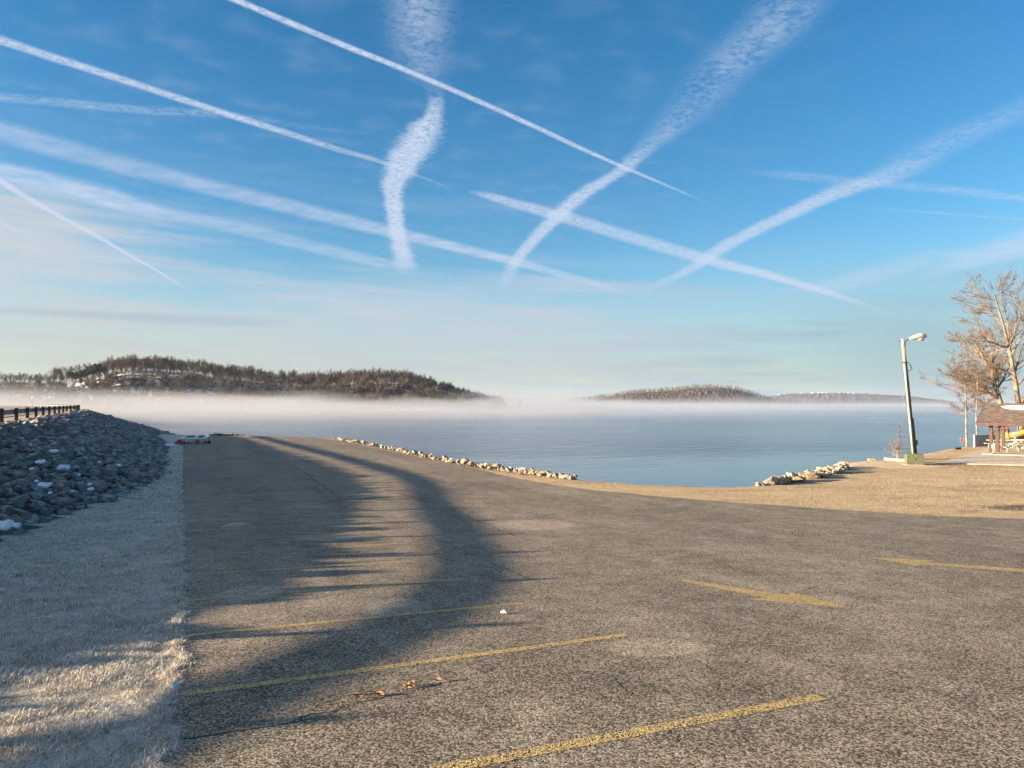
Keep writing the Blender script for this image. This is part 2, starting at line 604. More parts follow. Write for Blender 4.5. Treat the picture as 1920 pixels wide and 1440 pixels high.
def mat_dry_ground():
    m, g, b = new_mat('dormant_lawn')
    geo = g.node('ShaderNodeNewGeometry').outputs['Position']
    px, py, pz = g.xyz(geo)
    n = g.noise(geo, 5, 6, .7)
    big = g.noise(geo, .30, 5, .65)
    patch = g.noise(g.vec(g.mul(px, .22), g.mul(py, .8)), .9, 5, .65)
    fine = g.noise(geo, 28, 4, .7)
    f = g.add(g.mul(n, .4), g.add(g.mul(big, .3), g.mul(fine, .3)))
    col = g.cramp(f, [(.32, (.17, .115, .06)), (.46, (.36, .27, .155)), (.58, (.50, .395, .25)), (.72, (.62, .52, .36))])
    # rusty leaf litter around the lamp and dark weedy patches
    c = gpt(1715, 868)
    r = g.m('SQRT', g.add(g.m('POWER', g.mul(g.sub(px, float(c[0]) + 4), .09), 2), g.m('POWER', g.mul(g.sub(py, float(c[1]) - 1.0), .22), 2)))
    litter = g.ramp(g.add(r, g.mul(g.sub(patch, .5), 1.6)), 1.1, .3, 0, .8)
    col = g.mix(litter, col, g.cramp(fine, [(.3, (.17, .085, .035)), (.7, (.38, .22, .10))]))
    weed = g.ramp(patch, .54, .66, 0, .7)
    col = g.mix(weed, col, (.20, .15, .075))
    c2 = gpt(1905, 952)
    r2 = g.m('SQRT', g.add(g.m('POWER', g.mul(g.sub(px, float(c2[0]) + .6), .42), 2), g.m('POWER', g.mul(g.sub(py, float(c2[1])), .75), 2)))
    bare = g.ramp(g.add(r2, g.mul(g.sub(n, .5), 1.8)), 1.0, .55, 0, .9)
    col = g.mix(bare, col, (.045, .035, .025))
    sand = g.ramp(g.add(g.m('SQRT', g.add(g.m('POWER', g.mul(g.sub(px, 25.0), .22), 2), g.m('POWER', g.mul(g.sub(py, 53.5), .26), 2))), g.mul(g.sub(patch, .5), .8)), 1.0, .8, 0, .85)
    col = g.mix(sand, col, g.mix(fine, (.42, .33, .22), (.60, .50, .36)))
    g.put(b.inputs['Base Color'], col)
    b.inputs['Roughness'].default_value = .95
    g.put(b.inputs['Normal'], g.bump(g.add(n, g.mul(fine, .5)), .9, .12))
    return m


def mat_rock(name, cols, frost=.35):
    m, g, b = new_mat(name)
    co = g.node('ShaderNodeNewGeometry')
    pos, nor = co.outputs['Position'], co.outputs['Normal']
    n = g.noise(pos, 3.0, 6, .65)
    big = g.noise(pos, 1.1, 2, .5)
    f = g.add(g.mul(n, .6), g.mul(big, .4))
    col = g.cramp(f, [(.3, cols[0]), (.5, cols[1]), (.7, cols[2])])
    if frost:
        up = g.xyz(nor)[2]
        col = g.mix(g.mul(g.ramp(up, .45, .95), g.ramp(n, .4, .65, 0, frost)), col, (.54, .52, .49))
    g.put(b.inputs['Base Color'], col)
    b.inputs['Roughness'].default_value = .9
    g.put(b.inputs['Normal'], g.bump(g.noise(pos, 9, 6, .7), .7, .06))
    return m


def mat_water():
    m, g, b = new_mat('lake_water')
    pos = g.node('ShaderNodeNewGeometry').outputs['Position']
    px, py, pz = g.xyz(pos)
    st = g.vec(g.mul(px, .55), py)
    r1 = g.noise(st, 1.6, 4, .6)
    r2 = g.noise(st, .45, 3, .5)
    calm = g.noise(g.vec(g.mul(px, .012), g.mul(py, .03)), 1.0, 3, .5)
    # still water under the bank, breeze ripples further out
    reach = g.add(g.sub(py, g.mul(px, .16)), g.mul(g.sub(calm, .5), 46))
    rip = g.ramp(reach, 58, 82, .05, 1.0)
    rip = g.mul(rip, g.ramp(calm, .3, .6, .45, 1.0))
    bp = g.node('ShaderNodeBump')
    bp.inputs['Distance'].default_value = .55
    g.put(bp.inputs['Strength'], g.mul(rip, .85))
    g.put(bp.inputs['Height'], g.add(g.mul(r1, .35), r2))
    g.put(b.inputs['Normal'], bp.outputs[0])
    b.inputs['Base Color'].default_value = (.02, .06, .115, 1)
    b.inputs['Roughness'].default_value = .10
    b.inputs['IOR'].default_value = 1.333
    return m


def mat_bark(name, c1, c2, use_tint=False, rand=0.0):
    m, g, b = new_mat(name)
    pos = g.node('ShaderNodeNewGeometry').outputs['Position']
    n = g.noise(pos, 2.2, 4, .6)
    f = g.ramp(n, .3, .7)
    if use_tint:
        t = g.node('ShaderNodeAttribute', attribute_name='tint').outputs['Fac']
        f = g.m('ADD', g.mul(f, .4), g.mul(t, .75), clamp=True)
    if rand:
        o = g.node('ShaderNodeObjectInfo').outputs['Random']
        f = g.m('ADD', g.mul(f, .4), g.mul(o, rand), clamp=True)
    g.put(b.inputs['Base Color'], g.mix(f, c1, c2))
    b.inputs['Roughness'].default_value = .9
    return m


def mat_hill(name, snow, leaf1, leaf2, scale):
    m, g, b = new_mat(name)
    pos = g.node('ShaderNodeNewGeometry').outputs['Position']
    px, py, pz = g.xyz(pos)
    n = g.noise(pos, scale, 6, .65)
    big = g.noise(pos, scale * .12, 4, .6)
    c = g.mix(g.ramp(n, .35, .65), leaf1, leaf2)
    if snow:
        s = g.ramp(g.add(g.mul(n, .6), g.mul(big, .6)), .56, .66, 0, snow)
        c = g.mix(s, c, (.74, .76, .80))
    g.put(b.inputs['Base Color'], c)
    b.inputs['Roughness'].default_value = .95
    return m


M = dict(
    asphalt=mat_asphalt(), paint=mat_paint('worn_yellow_paint', .47), faint=mat_paint('faded_yellow_paint', .68), far_paint=mat_paint('thin_yellow_paint', .56),
    frost=mat_frost_ground(), lawn=mat_dry_ground(),
    crack=simple('crack_shadow', (.012, .011, .010), (.03, .028, .026), 20),
    gravel=simple('crest_gravel', (.26, .20, .14), (.46, .38, .28), 6, .95, .6, 20, .03),
    bed=simple('lake_bed_mud', (.10, .08, .055), (.20, .16, .11), 1.5, .95, .5),
    soil=simple('dark_rubble_soil', (.02, .019, .018), (.06, .055, .05), 5, .95, .6),
    road=simple('road_asphalt', (.10, .095, .09), (.18, .17, .16), 12, .85, .3, 60, .01),
    white_line=simple('white_road_paint', (.55, .55, .53), (.75, .75, .72), 5, .7),
    riprap=mat_rock('grey_limestone', [(.07, .060, .052), (.19, .166, .142), (.40, .36, .312)], .5),
    shore_rock=mat_rock('pale_shore_stone', [(.11, .09, .065), (.27, .225, .165), (.44, .38, .29)], 0),
    snow=simple('old_snow', (.72, .74, .78), (.86, .87, .9), 6, .6, .3, 12, .03),
    water=mat_water(),
    post=simple('creosoted_wood', (.035, .028, .022), (.095, .075, .055), 9, .9, .4, stretch=(1, 1, .15), rand=.15),
    galv=simple('galvanised_steel', (.10, .10, .10), (.17, .17, .17), 6, .65, .1, metal=.1),
    tarred=simple('tarred_pole_wood', (.020, .020, .018), (.055, .052, .045), 10, .9, .4, stretch=(1, 1, .1)),
    wood_pole=simple('weathered_pole_wood', (.20, .15, .10), (.42, .34, .25), 10, .9, .5, stretch=(1, 1, .1)),
    pole_metal=simple('pale_pole_sleeve', (.27, .25, .19), (.40, .375, .30), 5, .7, .1, stretch=(1, 1, .2)),
    white_metal=simple('white_lamp_enamel', (.46, .45, .40), (.58, .56, .50), 4, .45),
    glass=simple('milky_lamp_glass', (.30, .32, .33), (.44, .46, .47), 5, .2),
    dark=simple('black_rubber', (.012, .012, .012), (.04, .04, .04), 8, .7),
    green_box=simple('olive_green_enamel', (.075, .095, .050), (.115, .135, .075), 3, .5, .05),
    brown=simple('brown_painted_timber', (.040, .020, .014), (.085, .043, .031), 7, .75, .3, stretch=(1, 1, .3)),
    concrete=simple('park_concrete', (.42, .35, .26), (.60, .52, .40), 2.0, .9, .2, 20, .01),
    table=simple('pale_table_boards', (.52, .46, .36), (.70, .64, .52), 7, .7),
    table_leg=simple('grey_table_pipe', (.30, .33, .30), (.46, .48, .44), 6, .5, metal=.2),
    slide=simple('orange_yellow_plastic', (.46, .235, .06), (.56, .30, .085), 2, .4),
    fence=simple('grey_green_fence_boards', (.24, .25, .22), (.36, .375, .33), 6, .85, .3, stretch=(1, 1, .15), rand=.3),
    sign_white=simple('sign_white', (.68, .68, .68), (.80, .80, .80), 4, .5),
    sign_red=simple('sign_red', (.45, .045, .05), (.58, .08, .08), 4, .5),
    red=simple('red_tarp', (.26, .020, .016), (.40, .04, .03), 4, .6, .5),
    hull=simple('grey_aluminium_hull', (.46, .48, .50), (.60, .62, .64), 3, .45, metal=.2),
    rim=simple('pale_aqua_rim', (.66, .76, .78), (.78, .86, .88), 3, .5),
    teal=simple('dark_teal_lining', (.012, .035, .04), (.03, .07, .075), 3, .6),
    lumber=simple('pale_timber', (.40, .31, .20), (.58, .47, .32), 8, .9, .4),
    leaf=simple('dry_oak_leaf', (.20, .085, .03), (.36, .19, .08), 30, .8),
    paper=simple('white_litter', (.62, .62, .62), (.8, .8, .8), 20, .8),
    bark_pale=mat_bark('pale_bark', (.12, .09, .065), (.30, .235, .165)),
    bark_brown=mat_bark('brown_bark', (.10, .075, .054), (.26, .20, .145)),
    bark_dark=mat_bark('dark_bark', (.07, .055, .045), (.19, .15, .115)),
    far_bark=mat_bark('far_bark', (.030, .026, .024), (.14, .098, .070), rand=.85),
    wood_mass=mat_bark('bare_woodland', (.022, .021, .021), (.15, .105, .075), use_tint=True),
    needle=simple('pine_needles', (.012, .026, .014), (.035, .06, .028), 1.0, .8, rand=.3),
    hill_snow=mat_hill('snowy_leaf_litter', .9, (.075, .055, .042), (.15, .11, .08), .20),
    hill_mid=mat_hill('brown_wooded_slope', 0, (.045, .034, .028), (.16, .115, .085), .05),
    hill_far=mat_hill('far_wooded_ridge', .0, (.045, .038, .036), (.14, .10, .085), .03),
)


def mat_shingle():
    m, g, b = new_mat('brown_shingles')
    co = g.node('ShaderNodeTexCoord').outputs['Object']
    br = g.node('ShaderNodeTexBrick')
    g.put(br.inputs['Vector'], co)
    br.inputs['Scale'].default_value = 1.0
    br.inputs['Mortar Size'].default_value = .006
    br.inputs['Brick Width'].default_value = .32
    br.inputs['Row Height'].default_value = .145
    br.inputs['Color1'].default_value = (.060, .042, .040, 1)
    br.inputs['Color2'].default_value = (.20, .155, .135, 1)
    br.inputs['Mortar'].default_value = (.03, .02, .018, 1)
    n = g.noise(co, 3.0, 5, .7)
    g.put(b.inputs['Base Color'], g.mix(g.ramp(n, .3, .7, 0, .6), br.outputs[0], (.105, .075, .068)))
    b.inputs['Roughness'].default_value = .95
    g.put(b.inputs['Normal'], g.bump(br.outputs['Fac'], -.6, .01))
    return m


M['shingle'] = mat_shingle()


# ------------------------------------------------------------------ ground, lake, lot, road
def axis(fine0, fine1, step, far, ratio=1.35):
    a = list(np.arange(fine0, fine1 + 1e-6, step))
    s, v = step, a[-1]
    while v < far:
        s *= ratio; v += s; a.append(min(v, far))
    s, v = step, a[0]
    pre = []
    while v > -far:
        s *= ratio; v -= s; pre.append(max(v, -far))
    return np.array(pre[::-1] + a)


def grid_faces(nx, ny):
    i = np.arange(nx * ny).reshape(ny, nx)
    return np.stack([i[:-1, :-1], i[:-1, 1:], i[1:, 1:], i[1:, :-1]], -1).reshape(-1, 4)


gx, gy = axis(-90, 75, .8, 5500), axis(-20, 135, .8, 5500)
XX, YY = np.meshgrid(gx, gy)
ZZ = height(XX, YY)
OO = crest_offset(XX, YY)
# gentle unevenness of the turf (not under the lot or the crest)
lump = (np.sin(XX * 1.7 + np.sin(YY * .9) * 2) * np.sin(YY * 1.3 + np.sin(XX * .7) * 2)) * .018
ZZ = ZZ - .012 + np.where(np.abs(XX) < 80, lump, 0) * (OO < -9)
F = grid_faces(len(gx), len(gy))
fx, fy, fz, fo = (q.ravel()[F].mean(1) for q in (XX, YY, ZZ, OO))
EDGE_PX = [(343, 819), (343, 900), (343, 1000), (343, 1100), (343, 1180), (340, 1230), (333, 1290), (322, 1350), (308, 1410), (292, 1470), (262, 1560), (200, 1720)]
EDGE = np.array([gpt(*p) for p in EDGE_PX])
_eo = np.argsort(EDGE[:, 1])


def left_edge(Y):
    Y = np.asarray(Y, float)
    e = np.interp(Y, EDGE[_eo, 1], EDGE[_eo, 0])
    return np.where(Y < EDGE[_eo[0], 1], EDGE[_eo[0], 0] + (Y - EDGE[_eo[0], 1]) * .1, e)


mi = np.where(fx < left_edge(fy) + 2, 0, 1)
dz = dam_z(fo, fy)
on_dam = (dz > land(fy) - .05) & (fy < 600)
mi = np.where(on_dam & (fo < -.4), 3, mi)
mi = np.where(on_dam & (fo >= -.4), 2, mi)
mi = np.where(fz < -1.1, 4, mi)
ground = link('ground', np_mesh('ground', np.stack([XX, YY, ZZ], -1).reshape(-1, 3), F, [M['frost'], M['lawn'], M['gravel'], M['soil'], M['bed']], mi, True))
tag(ground, 'frosted and straw coloured winter grass around the parking lot', 'ground', kind='structure')

wv = np.array([(-2500, 30, -1), (5400, 30, -1), (5400, 5400, -1), (-2500, 5400, -1)])
lake = tag(link('lake', np_mesh('lake', wv, [[0, 1, 2, 3]], M['water'])), 'calm blue lake under drifting mist', 'lake', kind='structure')

ASPH_PX = [(500, 818.2), (560, 819.5), (600, 821.5), (647, 828), (700, 839), (756, 852), (860, 873), (938, 891), (1030, 909), (1100, 918), (1200, 928), (1313, 938), (1527, 953), (1740, 967), (1920, 974), (2200, 984)]
ASPH = np.array([gpt(*p) for p in ASPH_PX])[::-1]


def right_edge(Y):
    return np.where(Y < ASPH[0, 1], 60.0, np.interp(Y, ASPH[:, 1], ASPH[:, 0]))


ys = np.concatenate([np.arange(-30, 20, .5), np.arange(20, 28, .2), np.arange(28, 60, .25), np.arange(60, ASPH[-1, 1] - .3, .4)])
NC = 70
LX = left_edge(ys) + .05 * np.sin(ys * 2.1) + .04 * np.sin(ys * 5.3 + 1)
RX = right_edge(ys) + .07 * np.sin(ys * 2.7) + .05 * np.sin(ys * 6.1)
t = np.linspace(0, 1, NC)[None, :]
PX = LX[:, None] * (1 - t) + RX[:, None] * t
PY = np.repeat(ys[:, None], NC, 1)
LOT_UP = .018
PZ = land(PY) + LOT_UP
lot = link('parking_lot', np_mesh('parking_lot', np.stack([PX, PY, PZ], -1).reshape(-1, 3), grid_faces(NC, len(ys)), M['asphalt'], None, True))
tag(lot, 'weathered asphalt parking lot with faded yellow stall lines', 'parking lot', kind='structure')


def strip(name, pts, width, mat, parent, up=.004, jitter=0.0, seg=.5):
    """flat painted strip following the lot"""
    pts = [np.array(p, float) for p in pts]
    P = []
    for a, b in zip(pts[:-1], pts[1:]):
        n = max(1, int(np.linalg.norm(b - a) / seg))
        P += [a + (b - a) * k / n for k in range(n)]
    P.append(pts[-1]); P = np.array(P)
    T = np.gradient(P, axis=0); T /= np.linalg.norm(T, axis=1)[:, None]
    N = np.stack([-T[:, 1], T[:, 0]], 1)
    w = np.full(len(P), width / 2)
    if jitter:
        w = w * (1 + rng.uniform(-jitter, jitter, len(P)))
        w[0] = w[-1] = .003
        P = P + N * rng.normal(0, width * 1.2, len(P))[:, None]
    A, B = P + N * w[:, None], P - N * w[:, None]
    V = np.concatenate([A, B]); z = land(V[:, 1]) + LOT_UP + up
    n = len(P)
    Fq = np.array([(i, i + n, i + n + 1, i + 1) for i in range(n - 1)])
    return link(name, np_mesh(name, np.column_stack([V, z]), Fq, mat), parent)


stall_px = [((335, 1305), (1175, 1193)), ((346, 1194), (978, 1133)), ((343, 1128), (862, 1088)), ((343, 1080), (779, 1053))]
SL = [(gpt(*a), gpt(*b)) for a, b in stall_px]
dirs = np.mean([(b - a) / np.linalg.norm(b - a) for a, b in SL], 0)
first = (gpt(1540, 1310), gpt(865, 1440))
d1 = (first[0] - first[1]); d1 /= np.linalg.norm(d1)
strip('stall_line', [first[0] - d1 * 6.2, first[0]], .17, M['paint'], lot)
for i, (a, b) in enumerate(SL):
    strip('stall_line', [a + np.array((.05, 0)), b], .15, M['paint'] if i < 2 else M['far_paint'], lot)
a0, b0 = SL[-1]
for k in range(1, 22):
    Y0 = a0[1] + 2.52 * k
    a = np.array((left_edge(Y0) + .1, Y0))
    strip('stall_line', [a, a + dirs * 5.4], .13, M['far_paint'] if k < 8 else M['faint'], lot)
for a, b in (((1664, 1003), (1805, 985)), ((1881, 1018), (1990, 1004)), ((1845, 977), (1960, 962)), ((1380, 985), (1500, 974))):
    strip('stall_line', [gpt(*a), gpt(*b)], .13, M['faint'], lot)


def arrow(pts):
    P = np.array([gpt(*p) for p in pts])
    V = np.column_stack([P, land(P[:, 1]) + LOT_UP + .004])
    me = bpy.data.meshes.new('direction_arrow')
    me.from_pydata([tuple(v) for v in V], [], [tuple(range(len(V)))])
    me.materials.append(M['paint'])
    bm = bmesh.new(); bm.from_mesh(me)
    bmesh.ops.triangulate(bm, faces=bm.faces)
    bmesh.ops.recalc_face_normals(bm, faces=bm.faces)
    bm.to_mesh(me); bm.free()
    return link('direction_arrow', me, lot)


arrow([(1284, 1088), (1420, 1110), (1478, 1118), (1482, 1112), (1594, 1142), (1405, 1126), (1438, 1123), (1276, 1091)])
arrow([(1628, 1046), (1752, 1053), (1738, 1056), (1925, 1069), (1990, 1074), (1990, 1079), (1925, 1075), (1728, 1060), (1718, 1063)])

for pts, w in (([(318, 1392), (360, 1388), (430, 1379), (500, 1366), (545, 1357)], .022), ([(545, 1357), (585, 1344), (620, 1335), (646, 1326)], .035),
               ([(646, 1326), (700, 1313), (760, 1300), (830, 1284), (905, 1270)], .011), ([(525, 1362), (580, 1352), (640, 1347)], .012),
               ([(500, 850), (560, 880), (605, 910), (640, 940)], .05), ([(720, 918), (780, 935), (855, 958), (925, 990), (1010, 1020)], .03),
               ([(640, 960), (760, 985), (860, 1030), (1000, 1090)], .018), ([(1500, 1110), (1530, 1102), (1590, 1097), (1640, 1090), (1660, 1088)], .014),
               ([(1360, 1068), (1430, 1075), (1500, 1084)], .016), ([(900, 940), (1050, 975), (1200, 1000), (1380, 1022)], .03),
               ([(1150, 1275), (1180, 1300), (1220, 1322)], .012)):
    strip('crack', [gpt(*p) for p in pts], w, M['crack'], lot, .003, .7, .22)

# crest road on the dam
off = []
for a, b in zip(CREST[:-1], CREST[1:]):
    e = (b - a) / np.linalg.norm(b - a)
    off.append((a, np.array((-e[1], e[0]))))


def crest_ribbon(name, o0, o1, z, mat, parent=None):
    V, Fq = [], []
    for i, (p, n) in enumerate(off):
        for o in (o0, o1):
            q = p + n * o
            V.append((q[0], q[1], z))
        if i:
            k = 2 * i
            Fq.append((k - 2, k - 1, k + 1, k))
    return link(name, np_mesh(name, V, Fq, mat), parent)


road = tag(crest_ribbon('road', 2.0, 9.2, CREST_Z + .03, M['road']), 'narrow road along the top of the dam', 'road', kind='structure')
crest_ribbon('edge_line', 2.2, 2.34, CREST_Z + .034, M['white_line'], road)
crest_ribbon('edge_line', 8.86, 9.0, CREST_Z + .034, M['white_line'], road)


# ------------------------------------------------------------------ rocks
def rock_template(seed, flat):
    r = np.random.default_rng(seed)
    pts = r.normal(size=(16, 3)); pts /= np.linalg.norm(pts, axis=1)[:, None]
    pts *= r.uniform(.78, 1.1, (16, 1)) * np.array((1.15, .9, flat))
    bm = bmesh.new()
    for p in pts:
        bm.verts.new(p)
    bmesh.ops.convex_hull(bm, input=bm.verts)
    loose = [v for v in bm.verts if not v.link_faces]
    bmesh.ops.delete(bm, geom=loose, context='VERTS')
    bmesh.ops.triangulate(bm, faces=bm.faces)
    bm.verts.ensure_lookup_table(); bm.verts.index_update()
    V = np.array([v.co[:] for v in bm.verts]); Fc = np.array([[v.index for v in f.verts] for f in bm.faces])
    bm.free()
    return V, Fc


RT = [rock_template(i, f) for i, f in enumerate((.55, .7, .62, .5, .75, .6, .45, .68, .58, .52))]
RM = {}


def rock_mesh(i, mat):
    if (i, mat.name) not in RM:
        RM[(i, mat.name)] = np_mesh('rock', RT[i][0], RT[i][1], mat)
    return RM[(i, mat.name)]


def place_rocks(P, S, parent, mat, keep):
    """P positions, S radii; the `keep` that show largest are objects of their own, the rest one stuff part"""
    n = len(P)
    E = rng.uniform(0, 2 * math.pi, n), rng.uniform(-.5, .5, n), rng.uniform(-.5, .5, n)
    ti = rng.integers(0, len(RT), n)
    u, v = P[:, 0] / np.maximum(P[:, 1], .1), (P[:, 2] - EYE) / np.maximum(P[:, 1], .1)
    vis = (P[:, 1] > 3) & (np.abs(u) < .67) & (v > -.49)
    score = np.where(vis, S / np.maximum(P[:, 1], 1), -1)
    order = np.argsort(-score)
    solo = [i for i in order[:keep] if score[i] > 0]
    rest = np.setdiff1d(np.arange(n), solo)
    for i in solo:
        o = link('rock', rock_mesh(ti[i], mat), parent)
        o.location = P[i]; o.rotation_euler = (E[1][i], E[2][i], E[0][i]); o.scale = (S[i],) * 3
    if len(rest):
        Vs, Fs, k = [], [], 0
        for i in rest:
            Mx = np.array(Euler((E[1][i], E[2][i], E[0][i])).to_matrix())
            V, Fc = RT[ti[i]]
            Vs.append(V @ Mx.T * S[i] + P[i]); Fs.append(Fc + k); k += len(V)
        o = link('rock_fill', np_mesh('rock_fill', np.concatenate(Vs), np.concatenate(Fs), mat), parent)
        o['kind'] = 'stuff'


bank = empty('riprap_bank')
tag(bank, 'steep bank of dark broken riprap rock below the guardrail', 'rock bank')
P, S = [], []
for p, n in off:
    if not -40 < p[1] < 260:
        continue
    far = p[1] > 126
    for _ in range(7 if not far else 3):
        jit = rng.uniform(-1, 1)
        e = np.array((n[1], -n[0]))
        d = .25
        while d < 14:
            d += rng.uniform(.22, .46) * (1.5 if far else 1)
            q = p + e * (jit + rng.uniform(-.25, .25)) - n * d
            zz = float(dam_z(np.array(-d), np.array(q[1])))
            base = float(land(q[1]))
            if zz < base - .12 + rng.uniform(-.1, .1) and q[1] < 106:
                break
            if zz < -1.3:
                break
            s = float(np.clip(rng.lognormal(-1.48, .38), .11, .58))
            if d < .9:
                s *= .62
            P.append((q[0], q[1], zz + s * rng.uniform(-.05, .22))); S.append(s)
P, S = np.array(P), np.array(S)
place_rocks(P, S, bank, M['riprap'], 300)

# pale rocks along the shore of the lot
edge_rocks = empty('rock_edging', tuple(SHORE[5]) + (0,))
tag(edge_rocks, 'uneven line of pale rocks between parking lot and water', 'rock edging')
P, S = [], []
for (x, y, spread, s0) in [(625 + i * 2.2 + random.uniform(-2, 2), None, 1, 1) for i in range(205)]:
    if 880 < x < 900 and random.random() < .5 or 1040 < x < 1050 or x > 1074:
        continue
    yb = np.interp(x, [p[0] for p in SHORE_PX], [p[1] for p in SHORE_PX]) + random.uniform(-.6, 1.6)
    q = gpt(x, yb)
    s = random.uniform(.12, .27) * (1.2 if random.random() < .2 else 1)
    q = q + np.array((random.uniform(-.2, .3), random.uniform(-.3, .6)))
    P.append((q[0], q[1], H(q[0], q[1]) + s * .35 + random.choice((0, 0, .12)))); S.append(s)
    if random.random() < .45:
        q2 = q + np.array((random.uniform(-.1, .3), random.uniform(.3, 1.2)))
        P.append((q2[0], q2[1], H(q2[0], q2[1]) + s * .3)); S.append(s * .9)
P = np.array(P) - np.array(tuple(SHORE[5]) + (0,))
S = np.array(S)


def solo_rocks(P, S, parent, mat):
    for p, s in zip(P, S):
        o = link('rock', rock_mesh(int(rng.integers(0, len(RT))), mat), parent)
        o.location = p; o.rotation_euler = rng.uniform(-.6, .6, 3) + np.array((0, 0, rng.uniform(0, 6))); o.scale = (s,) * 3


solo_rocks(P, S, edge_rocks, M['shore_rock'])
c = gpt(1500, 903)
pile = empty('rock_pile', (c[0], c[1], 0))
tag(pile, 'heap of tan rocks tumbling to the water beside the dry lawn', 'rock pile')
P, S = [], []
for i in range(170):
    k = random.random()
    x = 1418 + 165 * k
    y = np.interp(x, [1415, 1440, 1490, 1540, 1583], [911.5, 910, 906, 897, 884]) - random.random() ** .8 * np.interp(k, [0, .25, .6, 1], [2, 11, 19, 12])
    q = gpt(x, y)
    q = c + (q - c) * .99
    s = random.uniform(.13, .40) * (1 if k > .15 else .6)
    zz = max(H(q[0], q[1]), -.35) + random.uniform(-.1, .16) * math.sin(math.pi * k)
    P.append((q[0] - c[0], q[1] - c[1], zz + s * .3)); S.append(s)
P, S = np.array(P), np.array(S)
S = S * rng.choice([.6, .85, 1.0, 1.25], len(S))
cut_ = int(len(P) * .72)
solo_rocks(P[:cut_], S[:cut_], pile, M['shore_rock'])
solo_rocks(P[cut_:], S[cut_:], pile, M['riprap'])
far_edge = empty('rock_edging', tuple(SHORE[1]) + (0,))
tag(far_edge, 'low dark rocks at the shaded far end of the lot', 'rock edging')
P, S = [], []
for i in range(46):
    x = random.uniform(345, 455) if i < 16 else random.uniform(398, 452)
    q = gpt(x, 816.6 + random.uniform(-.4, .5))
    s = random.uniform(.14, .34)
    P.append((q[0] - SHORE[1][0], q[1] - SHORE[1][1], H(q[0], q[1]) + s * .3)); S.append(s)
solo_rocks(np.array(P), np.array(S), far_edge, M['riprap'])

# scraps of old snow caught between the rocks and on the road verge
bm = bmesh.new()
for (x, y, w, h) in ((83, 910, 26, 6), (76, 866, 20, 5), (118, 877, 24, 8), (100, 846, 16, 4), (170, 917, 12, 5), (168, 908, 10, 3), (222, 873, 12, 4), (68, 902, 9, 4), (8, 985, 34, 12), (32, 985, 14, 7),
                     (94, 924, 8, 3), (136, 921, 7, 4), (186, 866, 7, 3), (155, 843, 6, 3), (57, 834, 7, 5), (60, 879, 9, 4), (148, 890, 6, 3)):
    u, v = px_ray(x, y)
    Y = 20.0
    while Y < 130 and EYE + v * Y > H(u * Y, Y) + .30:
        Y += .15
    k = Y / FPX
    Mx = Matrix.Translation((u * Y, Y, EYE + v * Y)) @ Euler((.38, 0, random.uniform(-.3, .3))).to_matrix().to_4x4() @ Matrix.Diagonal((w * k * .5, w * k * .42, h * k * .6, 1))
    r = bmesh.ops.create_icosphere(bm, subdivisions=2, radius=1, matrix=Mx)
    for vv in r['verts']:
        vv.co += Vector((random.uniform(-1, 1), random.uniform(-1, 1), random.uniform(-1, 1))) * w * k * .09
me = bpy.data.meshes.new('snow'); bm.to_mesh(me); bm.free(); me.materials.append(M['snow'])
me.polygons.foreach_set('use_smooth', [True] * len(me.polygons))
tag(link('snow', me), 'small scraps of old snow caught between the dark rocks', 'snow', kind='stuff')


# ------------------------------------------------------------------ guardrails
def guardrail(label, offset, y0, y1, face):
    root = empty('guardrail', (-31.7, 49, CREST_Z)); tag(root, label, 'guardrail')
    org = Vector(root.location)
    path = np.array([p + n * offset for p, n in off if y0 <= p[1] <= y1])
    nrm = np.array([n for p, n in off if y0 <= p[1] <= y1])
    seg = np.linalg.norm(np.diff(path, axis=0), axis=1); s = np.concatenate([[0], np.cumsum(seg)])
    pm = np_post = None
    # posts: close together round the near bend, wider along the straight
    pos, k = [], 0.0
    while k < s[-1]:
        pos.append(k)
        yy = np.interp(k, s, path[:, 1])
        k += np.interp(yy, [30, 46, 125, 140], [3.7, 6.4, 6.4, 6.0])
    b = MB().box((0, 0, .27), (.21, .21, 1.06))
    first_post = b.build('post', M['post'], root, bevel=.012)
    for i, k in enumerate(pos):
        x, y = np.interp(k, s, path[:, 0]), np.interp(k, s, path[:, 1])
        j = min(int(np.searchsorted(s, k)), len(nrm) - 1)
        o = first_post if i == 0 else link('post', first_post.data, root)
        o.location = Vector((x, y, CREST_Z)) - org
        o.rotation_euler = (rng.normal(0, .012), rng.normal(0, .012), math.atan2(nrm[j][1], nrm[j][0]))
    # W-beam bolted to the road side
    prof = [(0, .40), (.045, .43), (.045, .49), (.0, .53), (.0, .56), (.045, .60), (.045, .66), (0, .70)]
    V, Fq = [], []
    m = len(prof)
    for i, (p, n) in enumerate(zip(path, nrm)):
        for dn, z in prof:
            q = p + n * (face * (.115 + dn))
            V.append((q[0] - org.x, q[1] - org.y, z))
        if i:
            for j in range(m - 1):
                a = (i - 1) * m + j
                Fq.append((a, a + m, a + m + 1, a + 1))
    rail = link('rail', np_mesh('rail', V, Fq, M['galv'], None, True), root)
    md = rail.modifiers.new('thick', 'SOLIDIFY'); md.thickness = .006
    return root


guardrail('guardrail on dark timber posts along the top of the riprap bank', .10, -44, 430, 1)
guardrail('guardrail on the far verge of the dam road', 9.9, -44, 106, -1)

